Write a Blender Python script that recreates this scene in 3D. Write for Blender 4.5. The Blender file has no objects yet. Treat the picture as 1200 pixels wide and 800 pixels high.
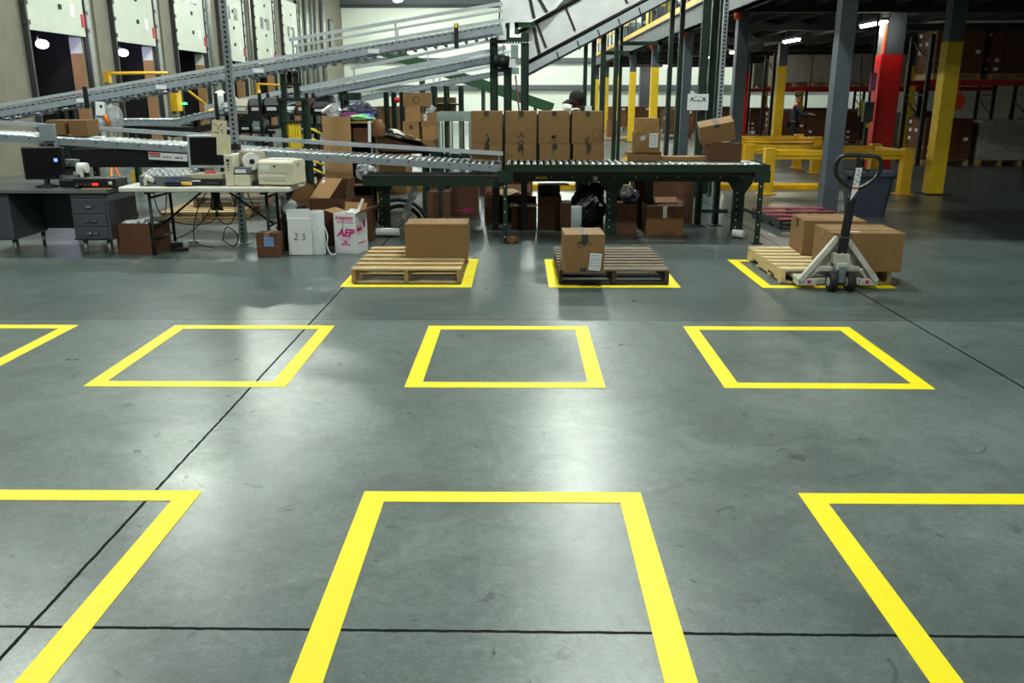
import bpy, bmesh, math, random
from math import sin, cos, pi, radians, hypot, atan2
from mathutils import Vector, Matrix, Euler, noise
random.seed(7)
SC = bpy.context.scene
COL = SC.collection

# ------------------------------------------------------------------ camera
FPX, TILT, EYE = 1000.0, radians(16.07), 1.68
YAW = math.atan(0.01 * cos(TILT))
FWD = Vector((-sin(YAW) * cos(TILT), cos(YAW) * cos(TILT), -sin(TILT)))
RGT = Vector((cos(YAW), sin(YAW), 0))
UPV = RGT.cross(FWD)
CAM = Vector((0, 0, EYE))
def _ray(px, py): return FWD + RGT * ((px - 600) / FPX) - UPV * ((py - 400) / FPX)
def G(px, py, z=0.0):
    d = _ray(px, py); return CAM + d * ((z - EYE) / d.z)
def P(px, py, Y):
    d = _ray(px, py); return CAM + d * (Y / d.y)

cam = bpy.data.cameras.new('camera'); camo = bpy.data.objects.new('camera', cam); COL.objects.link(camo)
camo.matrix_world = Matrix(((RGT.x, UPV.x, -FWD.x, 0), (RGT.y, UPV.y, -FWD.y, 0), (RGT.z, UPV.z, -FWD.z, EYE), (0, 0, 0, 1)))
cam.sensor_width = 36; cam.lens = 36 * FPX / 1200; cam.clip_end = 200
SC.camera = camo

# ------------------------------------------------------------------ materials
def lin(c):
    c = c / 255.0
    return c / 12.92 if c <= 0.04045 else ((c + 0.055) / 1.055) ** 2.4
def rgb(t): return (lin(t[0]), lin(t[1]), lin(t[2]), 1)
class N:
    def __init__(s, m): s.t = m.node_tree; s.n = s.t.nodes; s.l = s.t.links
    def add(s, typ, **kw):
        n = s.n.new(typ)
        for k, v in kw.items():
            if k in ('operation', 'data_type', 'blend_type', 'feature', 'wave_type', 'bands_direction', 'distance', 'use_clamp'): setattr(n, k, v)
            else: n.inputs[k].default_value = v
        return n
    def link(s, a, b): s.l.new(a, b)
MATS = {}
def mat(name, c, rough=.6, metal=0., var=.12, scale=6., bump=0., stretch=(1, 1, 1), coat=0., alpha=1., trans=0., spec=.5, detail=4, c2=None):
    if name in MATS: return MATS[name]
    m = bpy.data.materials.new(name); m.use_nodes = True; MATS[name] = m
    g = N(m); b = g.n['Principled BSDF']
    b.inputs['Roughness'].default_value = rough; b.inputs['Metallic'].default_value = metal
    b.inputs['Coat Weight'].default_value = coat; b.inputs['Alpha'].default_value = alpha
    b.inputs['Transmission Weight'].default_value = trans; b.inputs['Specular IOR Level'].default_value = spec
    tc = g.add('ShaderNodeTexCoord'); mp = g.add('ShaderNodeMapping'); mp.inputs['Scale'].default_value = stretch
    g.link(tc.outputs['Object'], mp.inputs['Vector'])
    nz = g.add('ShaderNodeTexNoise'); nz.inputs['Scale'].default_value = scale; nz.inputs['Detail'].default_value = detail
    g.link(mp.outputs['Vector'], nz.inputs['Vector'])
    r = g.add('ShaderNodeValToRGB')
    L = rgb(c)
    A = tuple(max(0, v * (1 - var)) for v in L[:3]) + (1,)
    B = rgb(c2) if c2 else tuple(min(1, v * (1 + var)) for v in L[:3]) + (1,)
    r.color_ramp.elements[0].position = .3; r.color_ramp.elements[0].color = A
    r.color_ramp.elements[1].position = .7; r.color_ramp.elements[1].color = B
    g.link(nz.outputs['Fac'], r.inputs['Fac']); g.link(r.outputs['Color'], b.inputs['Base Color'])
    if bump:
        bp = g.add('ShaderNodeBump'); bp.inputs['Strength'].default_value = bump; bp.inputs['Distance'].default_value = .01
        g.link(nz.outputs['Fac'], bp.inputs['Height']); g.link(bp.outputs['Normal'], b.inputs['Normal'])
    return m
def glow(name, c, strength):
    m = bpy.data.materials.new(name); m.use_nodes = True; MATS[name] = m
    b = m.node_tree.nodes['Principled BSDF']
    b.inputs['Base Color'].default_value = rgb(c); b.inputs['Emission Color'].default_value = rgb(c); b.inputs['Emission Strength'].default_value = strength
    return m

mat('card', (131, 99, 61), .75, var=.08, scale=14, stretch=(1, 1, 4))
mat('card_light', (152, 114, 70), .75, var=.08, scale=14)
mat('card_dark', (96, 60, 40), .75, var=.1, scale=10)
mat('card_old', (118, 80, 48), .78, var=.14, scale=7)
mat('card_inside', (160, 124, 84), .8, var=.08)
mat('card_white', (222, 224, 226), .6, var=.03)
mat('tape', (60, 48, 38), .5, var=.25, scale=30)
mat('tape_clear', (150, 120, 82), .4, var=.15, scale=30)
mat('label', (226, 230, 234), .5, var=.03)
mat('ink', (40, 42, 50), .6, var=.1)
mat('ink_blue', (80, 92, 120), .6, var=.1)
mat('label_blue', (128, 164, 222), .5, var=.06)
mat('magenta', (196, 32, 120), .55, var=.05)
mat('pink', (216, 130, 186), .55, var=.08)
mat('red_print', (190, 20, 50), .5, var=.08)
mat('tape_yellow', (251, 230, 0), .5, var=.06, scale=3, detail=8)
mat('wood', (186, 158, 112), .72, var=.22, scale=5, stretch=(1.2, 12, 12), bump=.15, detail=8)
mat('wood_new', (206, 182, 136), .72, var=.16, scale=5, stretch=(1.2, 12, 12), bump=.1, detail=8)
mat('wood_grey', (120, 108, 92), .8, var=.3, scale=5, stretch=(1.2, 12, 12), bump=.2, detail=8)
mat('wood_under', (60, 48, 40), .85, var=.3, scale=5, stretch=(12, 1.2, 12))
mat('wood_side', (150, 122, 84), .8, var=.2, scale=5, stretch=(12, 1.2, 12), bump=.1)
mat('red_wood', (150, 62, 74), .7, var=.3, scale=6)
mat('particle', (172, 134, 90), .8, var=.1, scale=40)
mat('steel', (150, 158, 164), .38, .85, var=.12, scale=9)
mat('galv', (172, 180, 186), .36, .75, var=.18, scale=14)
mat('galv_paint', (150, 160, 170), .4, .15, var=.1, scale=7)
mat('edge_beam', (72, 76, 80), .5, .1, var=.1)
mat('rail_paint', (192, 200, 208), .35, .25, var=.06, scale=5)
mat('roller', (186, 192, 194), .28, .9, var=.08)
mat('sheet', (238, 241, 244), .4, .1, var=.08, scale=3)
mat('conduit', (150, 156, 152), .45, .6, var=.1)
mat('green', (22, 46, 36), .5, .1, var=.2, scale=6)
mat('green_mid', (28, 74, 42), .5, .1, var=.15, scale=6)
mat('black_steel', (24, 27, 28), .5, .2, var=.2)
mat('black_plastic', (20, 21, 24), .45, var=.2)
mat('black_rubber', (22, 22, 23), .7, var=.25, scale=12)
mat('grey_col', (76, 84, 94), .5, .1, var=.08, scale=4)
mat('yellow', (226, 176, 22), .45, var=.1, scale=4)
mat('yellow_col', (232, 190, 26), .5, var=.1, scale=5)
mat('orange', (224, 120, 24), .5, var=.08)
mat('orange_red', (222, 84, 40), .5, var=.08)
mat('red', (206, 18, 24), .45, var=.08, scale=4)
mat('rack_red', (180, 24, 32), .5, var=.1)
mat('desk', (84, 88, 98), .45, .3, var=.06, scale=60)
mat('desk_top', (66, 68, 72), .4, var=.15, scale=10)
mat('chrome', (210, 212, 214), .15, 1., var=.03)
mat('plastic_white', (214, 212, 202), .45, var=.05, scale=10, bump=.03)
mat('beige', (206, 200, 178), .5, var=.04)
mat('beige_dark', (170, 164, 146), .5, var=.05)
mat('silver_plastic', (184, 192, 204), .35, .3, var=.05)
mat('grey_plastic', (98, 102, 108), .5, var=.08)
mat('screen', (8, 9, 12), .15, var=.1)
mat('manila', (212, 202, 168), .7, var=.08, scale=12)
mat('paper', (228, 230, 228), .7, var=.04)
mat('paper_kraft', (206, 184, 136), .7, var=.12)
mat('envelope', (226, 178, 80), .6, var=.06)
mat('film', (214, 222, 226), .12, var=.1, scale=20, coat=.5)
mat('bag_clear', (190, 196, 204), .2, var=.3, scale=9, alpha=.6, bump=.6)
mat('bag_dark', (64, 66, 84), .25, var=.5, scale=9, bump=.6)
mat('bag_green', (150, 214, 150), .4, var=.1, scale=9, bump=.3)
mat('bag_purple', (112, 34, 96), .35, var=.2)
mat('foil', (214, 218, 222), .2, .7, var=.2, scale=16, bump=.6)
mat('blue', (44, 84, 190), .5, var=.1)
mat('bin_blue', (54, 60, 76), .5, var=.1, scale=5)
mat('jack_paint', (196, 194, 184), .45, .2, var=.22, scale=9, detail=8)
mat('handle_black', (26, 27, 30), .32, var=.15)
mat('skin', (112, 58, 54), .5, var=.08)
mat('skin_light', (170, 118, 96), .5, var=.08)
mat('cap', (9, 8, 9), .8, var=.15)
mat('shirt_dark', (44, 38, 48), .8, var=.2)
mat('shirt_navy', (30, 38, 58), .8, var=.2)
mat('trousers', (34, 36, 44), .85, var=.2)
mat('hair', (30, 22, 18), .7, var=.3, scale=30)
mat('shoe', (24, 22, 22), .5, var=.2)
mat('dock_wall', (124, 121, 106), .85, var=.1, scale=2.5, detail=8)
mat('concrete_dark', (104, 104, 98), .9, var=.1, scale=2)
mat('door_white', (198, 204, 191), .6, var=.04, scale=2)
mat('door_glass', (96, 104, 104), .2, var=.1)
mat('track', (70, 70, 70), .5, .5, var=.15)
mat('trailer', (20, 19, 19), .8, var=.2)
mat('trailer_red', (128, 52, 36), .8, var=.15, scale=3)
mat('seal_tan', (176, 132, 92), .8, var=.1, scale=4)
mat('far_wall', (234, 240, 228), .6, var=.03, scale=.6)
mat('girt', (92, 98, 100), .6, var=.1)
mat('eave', (60, 62, 62), .6, var=.1)
mat('ceiling', (150, 152, 150), .8, var=.06)
mat('wall_plain', (176, 178, 172), .8, var=.06)
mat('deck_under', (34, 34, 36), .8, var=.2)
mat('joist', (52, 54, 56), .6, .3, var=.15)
mat('plastic_yellow', (228, 200, 40), .5, var=.15, scale=12)
mat('teal', (150, 170, 168), .45, .4, var=.12)
mat('lamp_shell', (190, 192, 192), .4, .5, var=.04)
glow('lamp_glow', (246, 255, 244), 400.0)
glow('tube_glow', (255, 246, 224), 85.0)
glow('dock_glow', (214, 210, 255), 30.0)
glow('led_green', (60, 255, 120), 5.0)
glow('led_red', (255, 40, 40), 2.0)
glow('led_blue', (120, 150, 255), 1.6)

def slot_mat(name, pitch, half, ratio):
    m = mat(name, (172, 180, 186), .36, .75, var=.18, scale=14); g = N(m); b = g.n['Principled BSDF']
    src = b.inputs['Base Color'].links[0].from_socket
    tc = g.add('ShaderNodeTexCoord'); sp = g.add('ShaderNodeSeparateXYZ'); g.link(tc.outputs['Object'], sp.inputs[0])
    def mth(op, a, v):
        n = g.add('ShaderNodeMath', operation=op); g.link(a, n.inputs[0]); n.inputs[1].default_value = v; return n.outputs[0]
    fz = mth('LESS_THAN', mth('FRACT', mth('DIVIDE', sp.outputs['Z'], pitch), 0), ratio)
    ab = g.add('ShaderNodeMath', operation='ABSOLUTE'); g.link(sp.outputs['X'], ab.inputs[0])
    fx = mth('LESS_THAN', ab.outputs[0], half)
    mu = g.add('ShaderNodeMath', operation='MULTIPLY'); g.link(fz, mu.inputs[0]); g.link(fx, mu.inputs[1])
    mx = g.add('ShaderNodeMix', data_type='RGBA'); g.link(mu.outputs[0], mx.inputs[0]); g.link(src, mx.inputs[6]); mx.inputs[7].default_value = (.012, .013, .014, 1)
    g.link(mx.outputs[2], b.inputs['Base Color']); inv = mth('MULTIPLY', mth('SUBTRACT', mu.outputs[0], 1.0), -.75); g.link(inv, b.inputs['Metallic'])
slot_mat('galv_slots', .052, .013, .55); slot_mat('strut_slots', .06, .017, .58)
# ------------------------------------------------------------------ mesh helper
class MB:
    def __init__(s): s.v = []; s.f = []; s.sm = []
    def add(s, vs, fs, smooth=False):
        o = len(s.v); s.v += [tuple(v) for v in vs]; s.f += [tuple(i + o for i in f) for f in fs]; s.sm += [smooth] * len(fs); return s
    def bx(s, x0, x1, y0, y1, z0, z1, M=None):
        vs = [Vector((x, y, z)) for z in (z0, z1) for y in (y0, y1) for x in (x0, x1)]
        if M is not None: vs = [M @ v for v in vs]
        return s.add(vs, [(0, 2, 3, 1), (4, 5, 7, 6), (0, 1, 5, 4), (2, 6, 7, 3), (0, 4, 6, 2), (1, 3, 7, 5)])
    def box(s, c, d, rot=(0, 0, 0)):
        M = Matrix.Translation(Vector(c)) @ Euler(rot).to_matrix().to_4x4()
        return s.bx(-d[0] / 2, d[0] / 2, -d[1] / 2, d[1] / 2, -d[2] / 2, d[2] / 2, M)
    def bar(s, a, b, w, h, up=(0, 0, 1)):
        a, b = Vector(a), Vector(b); d = (b - a); L = d.length; d.normalize(); up = Vector(up)
        if abs(d.dot(up)) > .98: up = Vector((0, 1, 0))
        sd = d.cross(up).normalized(); u = sd.cross(d)
        vs = [p + sd * (i * w / 2) + u * (j * h / 2) for p in (a, b) for j in (-1, 1) for i in (-1, 1)]
        return s.add(vs, [(0, 1, 3, 2), (4, 6, 7, 5), (0, 4, 5, 1), (2, 3, 7, 6), (0, 2, 6, 4), (1, 5, 7, 3)])
    def tube(s, pts, r, n=10, cap=True, smooth=True):
        pts = [Vector(p) for p in pts]; rs = r if isinstance(r, (list, tuple)) else [r] * len(pts)
        vs = []; prev = None
        for i, p in enumerate(pts):
            d = (pts[min(i + 1, len(pts) - 1)] - pts[max(i - 1, 0)]).normalized()
            if prev is None:
                a = Vector((0, 0, 1)) if abs(d.z) < .9 else Vector((1, 0, 0)); u = d.cross(a).normalized()
            else:
                u = (prev - d * prev.dot(d)).normalized()
            w = d.cross(u); prev = u
            vs += [p + (u * cos(2 * pi * k / n) + w * sin(2 * pi * k / n)) * rs[i] for k in range(n)]
        m = len(pts)
        s.add(vs, [(i * n + k, i * n + (k + 1) % n, (i + 1) * n + (k + 1) % n, (i + 1) * n + k) for i in range(m - 1) for k in range(n)], smooth)
        if cap:
            o = len(s.v) - m * n
            s.f += [tuple(o + k for k in range(n))[::-1], tuple(o + (m - 1) * n + k for k in range(n))]; s.sm += [False, False]
        return s
    def cyl(s, a, b, r, n=14, r2=None): return s.tube([a, b], [r, r if r2 is None else r2], n)
    def lathe(s, prof, n=20, c=(0, 0, 0), smooth=True):
        vs = [(c[0] + r * cos(2 * pi * k / n), c[1] + r * sin(2 * pi * k / n), c[2] + z) for r, z in prof for k in range(n)]
        return s.add(vs, [(i * n + k, i * n + (k + 1) % n, (i + 1) * n + (k + 1) % n, (i + 1) * n + k) for i in range(len(prof) - 1) for k in range(n)], smooth)
    def prism(s, poly, axis, lo, hi):
        n = len(poly)
        mk = {'x': lambda p, t: (t, p[0], p[1]), 'y': lambda p, t: (p[0], t, p[1]), 'z': lambda p, t: (p[0], p[1], t)}[axis]
        vs = [mk(p, lo) for p in poly] + [mk(p, hi) for p in poly]
        return s.add(vs, [tuple(range(n))[::-1], tuple(range(n, 2 * n))] + [(i, (i + 1) % n, n + (i + 1) % n, n + i) for i in range(n)])
    def ball(s, c, r, n=14, m=9, jit=0., sq=(1, 1, 1), seed=0, M=None):
        if jit: n, m = 26, 15
        vs = [Vector((0, 0, -1))]; sd = Vector((seed * 3.7 + 1.3, seed * 1.9, seed * .7))
        for i in range(1, m):
            t = -pi / 2 + pi * i / m
            for k in range(n): vs.append(Vector((cos(t) * cos(2 * pi * k / n), cos(t) * sin(2 * pi * k / n), sin(t))))
        vs.append(Vector((0, 0, 1)))
        out = []
        for v in vs:
            q = r if not jit else r * (1 + jit * (1.3 * noise.noise(v * 1.6 + sd) + 1.3 * abs(noise.noise(v * 3.6 + sd)) - .5 + .45 * noise.noise(v * 7 + sd)))
            w = Vector((v.x * sq[0], v.y * sq[1], v.z * sq[2])) * q
            if M is not None: w = M @ w
            out.append(Vector(c) + w)
        fs = [(0, 1 + (k + 1) % n, 1 + k) for k in range(n)]
        for i in range(m - 2):
            a = 1 + i * n; fs += [(a + k, a + (k + 1) % n, a + n + (k + 1) % n, a + n + k) for k in range(n)]
        a = 1 + (m - 2) * n; fs += [(a + k, a + (k + 1) % n, len(vs) - 1) for k in range(n)]
        return s.add(out, fs, jit < .1)
    def build(s, name, m, parent=None, loc=(0, 0, 0), rz=0., rot=None, bevel=0., sub=0, **kw):
        me = bpy.data.meshes.new(name); me.from_pydata(s.v, [], s.f); me.validate()
        if len(me.polygons) == len(s.sm): me.polygons.foreach_set('use_smooth', s.sm)
        bm = bmesh.new(); bm.from_mesh(me); bmesh.ops.recalc_face_normals(bm, faces=bm.faces); bm.to_mesh(me); bm.free()
        me.materials.append(MATS[m] if isinstance(m, str) else m)
        o = bpy.data.objects.new(name, me); COL.objects.link(o); o.location = loc
        o.rotation_euler = rot if rot else (0, 0, rz)
        if parent is not None: o.parent = parent
        if bevel:
            b = o.modifiers.new('bevel', 'BEVEL'); b.width = bevel; b.segments = 2; b.limit_method = 'ANGLE'
        if sub:
            b = o.modifiers.new('sub', 'SUBSURF'); b.levels = sub; b.render_levels = sub
        tag(o, **kw)
        return o
def tag(o, label=None, cat=None, group=None, kind=None):
    for k, v in (('label', label), ('category', cat), ('group', group), ('kind', kind)):
        if v: o[k] = v
    return o
def empty(name, loc, rz=0., rot=None, **kw):
    o = bpy.data.objects.new(name, None); COL.objects.link(o); o.location = loc
    o.rotation_euler = rot if rot else (0, 0, rz); o.empty_display_size = .1
    return tag(o, **kw)
KIDS = {}
def kids(o): return [c for c in COL.objects if c.parent is o]
def copy_tree(o, loc=None, rz=None, parent=None, **kw):
    c = o.copy(); COL.objects.link(c); c.parent = parent
    if loc is not None: c.location = loc
    if rz is not None: c.rotation_euler = (0, 0, rz)
    for ch in kids(o): copy_tree(ch, parent=c)
    tag(c, **kw); return c
def dup(o, parent, loc, rz=None):
    c = o.copy(); COL.objects.link(c); c.parent = parent; c.location = loc
    if rz is not None: c.rotation_euler = (0, 0, rz)
    return c
def text(body, size, m, parent, loc, rot, name='printed_lettering', shear=0., bold=0., align='CENTER'):
    cu = bpy.data.curves.new(name, 'FONT'); cu.body = body; cu.size = size; cu.shear = shear; cu.offset = bold; cu.extrude = .0006
    cu.align_x = align; cu.align_y = 'CENTER'; cu.materials.append(MATS[m]); cu.resolution_u = 3
    t = bpy.data.objects.new('lettering', cu); COL.objects.link(t)
    bpy.context.view_layer.update()
    me = bpy.data.meshes.new_from_object(t.evaluated_get(bpy.context.evaluated_depsgraph_get()))
    bpy.data.objects.remove(t); bpy.data.curves.remove(cu)
    o = bpy.data.objects.new(name, me); COL.objects.link(o); o.parent = parent; o.location = loc; o.rotation_euler = rot
    return o
FRONT = (pi / 2, 0, 0)

def catmull(pts, n=6):
    pts = [Vector(p) for p in pts]; out = []
    q = [pts[0]] + pts + [pts[-1]]
    for i in range(1, len(q) - 2):
        p0, p1, p2, p3 = q[i - 1], q[i], q[i + 1], q[i + 2]
        for k in range(n):
            t = k / n
            out.append(.5 * ((2 * p1) + (p2 - p0) * t + (2 * p0 - 5 * p1 + 4 * p2 - p3) * t * t + (3 * p1 - p0 - 3 * p2 + p3) * t ** 3))
    out.append(pts[-1]); return out

# ------------------------------------------------------------------ cartons and pallets
def sheetbox(mb, w, d, h, bulge=0., sd=0):
    """a carton body: 3x3 subdivided faces, slightly bulged, origin bottom centre"""
    rd = random.Random(sd); b = bulge
    mb.bx(-w / 2, w / 2, -d / 2, d / 2, 0, h - .005) if not b else None
    if b:
        n = 4; idx = {}; vs = []; fs = []
        def vid(i, j, k):
            if (i, j, k) in idx: return idx[(i, j, k)]
            x, y, z = i / n - .5, j / n - .5, k / n
            fx, fy, fz = 1 - 4 * x * x, 1 - 4 * y * y, 1 - 4 * (z - .5) ** 2
            X = x * w + (b * fy * fz if i == n else -b * fy * fz if i == 0 else 0)
            Y = y * d + (b * fx * fz if j == n else -b * fx * fz if j == 0 else 0)
            Z = z * (h - .005)
            if k not in (0,):
                X += rd.uniform(-1, 1) * b * .3; Y += rd.uniform(-1, 1) * b * .3
                if k == n: Z += rd.uniform(-1, .2) * b * .3
            idx[(i, j, k)] = len(vs); vs.append((X, Y, Z)); return idx[(i, j, k)]
        for a in range(n):
            for c in range(n):
                for e in (0, n):
                    fs.append((vid(e, a, c), vid(e, a + 1, c), vid(e, a + 1, c + 1), vid(e, a, c + 1)))
                    fs.append((vid(a, e, c), vid(a + 1, e, c), vid(a + 1, e, c + 1), vid(a, e, c + 1)))
                    fs.append((vid(a, c, e), vid(a + 1, c, e), vid(a + 1, c + 1, e), vid(a, c + 1, e)))
        mb.add(vs, fs)
    return mb
def carton(w, d, h, loc, label, rz=0., rot=None, m='card', group=None, tape=None, seam='y', bulge=0., marks=(), cat='box', name='cardboard_box', drop=.06):
    """closed carton; seam 'y': the flap seam runs front to back. tape None / 'tape' / 'tape_clear'"""
    o = sheetbox(MB(), w, d, h, bulge, int(loc[0] * 91 + loc[1] * 7)).build(name, m, None, loc, rz, rot, bevel=.004, label=label, cat=cat, group=group)
    t = h - .005
    for sgn in (-1, 1):
        f = MB()
        if seam == 'y': f.bx(min(sgn * .002, sgn * w / 2), max(sgn * .002, sgn * w / 2), -d / 2, d / 2, t, h)
        else: f.bx(-w / 2, w / 2, min(sgn * .002, sgn * d / 2), max(sgn * .002, sgn * d / 2), t, h)
        f.build('flap', m, o)
    if tape:
        f = MB(); e = .0015; tw = .028
        if seam == 'y':
            f.bx(-tw, tw, -d / 2 - e - bulge, d / 2 + e, h, h + e); f.bx(-tw, tw, -d / 2 - e - bulge * 1.3, -d / 2, h - drop, h + e)
        else:
            f.bx(-w / 2 - e, w / 2 + e, -tw, tw, h, h + e)
            for s_ in (-1, 1): f.bx(min(s_ * w / 2, s_ * (w / 2 + e)), max(s_ * w / 2, s_ * (w / 2 + e)), -tw, tw, h - drop, h + e)
        f.build('packing_tape', tape, o)
    return o
def sticker(o, x, z, w, h, y, m='label', name='shipping_label', marks=True, tilt=0., side='front', seed=0):
    """flat label stuck on the front face of a carton (local y = -d/2)"""
    rd = random.Random(seed + 5)
    if side == 'front': rot = (pi / 2, tilt, 0); loc = (x, y - .0015, z)
    elif side == 'left': rot = (pi / 2, tilt, -pi / 2); loc = (y - .0015, x, z)
    else: rot = (0, 0, tilt); loc = (x, z, y)
    s = MB().bx(-w / 2, w / 2, -h / 2, h / 2, 0, .001).build(name, m, o, loc, rot=rot)
    if marks:
        q = MB(); y0 = h / 2 - h * .1
        while y0 > -h / 2 + h * .1:
            hh = h * rd.choice((.03, .05, .13)); x0 = -w * .42
            while x0 < w * .4:
                ww = w * rd.uniform(.04, .16)
                if hh > h * .1: ww = w * rd.uniform(.015, .04)
                x1 = min(x0 + ww, w * .42); q.bx(x0, x1, y0 - hh, y0, .001, .0016); x0 = x1 + w * rd.uniform(.02, .06)
            y0 -= hh + h * .06
        q.build('label_print', 'ink_blue', s)
    return s
def carton_px(pl, pr, pt, pb, Y, d, label, zb=None, **kw):
    """carton whose front face is at depth Y, spanning the given picture columns there"""
    a, b = P(pl, pb, Y), P(pr, pb, Y); z0 = a.z if zb is None else zb; z1 = P((pl + pr) / 2, pt, Y).z
    return carton(b.x - a.x, d, z1 - z0, ((a.x + b.x) / 2, Y + d / 2, z0), label, **kw)
def open_carton(w, d, h, loc, label, rz=0., m='card_old', flaps=(), name='cardboard_box', group=None, cat='open box', rot=None):
    """open carton: bottom, four walls, and flaps hinged at the rim: (side, angle from vertical outward in degrees, length)"""
    t = .006; b = MB()
    b.bx(-w / 2, w / 2, -d / 2, d / 2, 0, t)
    b.bx(-w / 2, w / 2, -d / 2, -d / 2 + t, t, h); b.bx(-w / 2, w / 2, d / 2 - t, d / 2, t, h)
    b.bx(-w / 2, -w / 2 + t, -d / 2 + t, d / 2 - t, t, h); b.bx(w / 2 - t, w / 2, -d / 2 + t, d / 2 - t, t, h)
    o = b.build(name, m, None, loc, rz, rot, label=label, cat=cat, group=group)
    for side, ang, L in flaps:
        ww = w if side in 'fb' else d
        f = MB().bx(-ww / 2, ww / 2, 0, .005, 0, L)
        a = radians(ang)
        if side == 'f': f.build('flap', m, o, (0, -d / 2, h), rot=(a, 0, 0))
        if side == 'b': f.build('flap', m, o, (0, d / 2 - .005, h), rot=(-a, 0, 0))
        if side == 'r': f.build('flap', m, o, (w / 2, 0, h), rot=(a, 0, pi / 2))
        if side == 'l': f.build('flap', m, o, (-w / 2, 0, h), rot=(a, 0, -pi / 2))
    return o
def pallet(loc, label, rz=0., wood='wood', under=None, W=1.016, L=1.219, n=7, group='wooden pallets', gap_skip=(), side=None):
    """stringer pallet: boards run along x, three stringers along y, origin at floor centre"""
    r = empty('wooden_pallet', loc, rz, label=label, cat='pallet', group=group)
    rd = random.Random(int(loc[0] * 100)); H, t = .14, .017
    for k in range(n):
        bw = .135 if k in (0, n - 1) else (.078 if n > 7 else .105)
        y = -L / 2 + bw / 2 if k == 0 else L / 2 - bw / 2 if k == n - 1 else -L / 2 + .07 + (L - .14) * k / (n - 1)
        MB().bx(-W / 2 + rd.uniform(-.004, .004), W / 2 + rd.uniform(-.004, .004), y - bw / 2, y + bw / 2, H - t, H).build('deck_board', wood, r, bevel=.002)
    for x in (-W / 2 + .02, 0, W / 2 - .02):
        z0, z1 = t, H - t; q = L / 2
        poly = [(-q, z0), (-.40, z0), (-.37, z0 + .035), (-.19, z0 + .035), (-.16, z0), (.16, z0), (.19, z0 + .035), (.37, z0 + .035), (.40, z0), (q, z0), (q, z1), (-q, z1)]
        MB().prism(poly, 'x', x - .019, x + .019).build('stringer', side or under or wood, r)
    for y in (-L / 2 + .06, -.2, .2, L / 2 - .06):
        MB().bx(-W / 2, W / 2, y - .045, y + .045, 0, t).build('bottom_board', under or wood, r)
    return r
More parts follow.
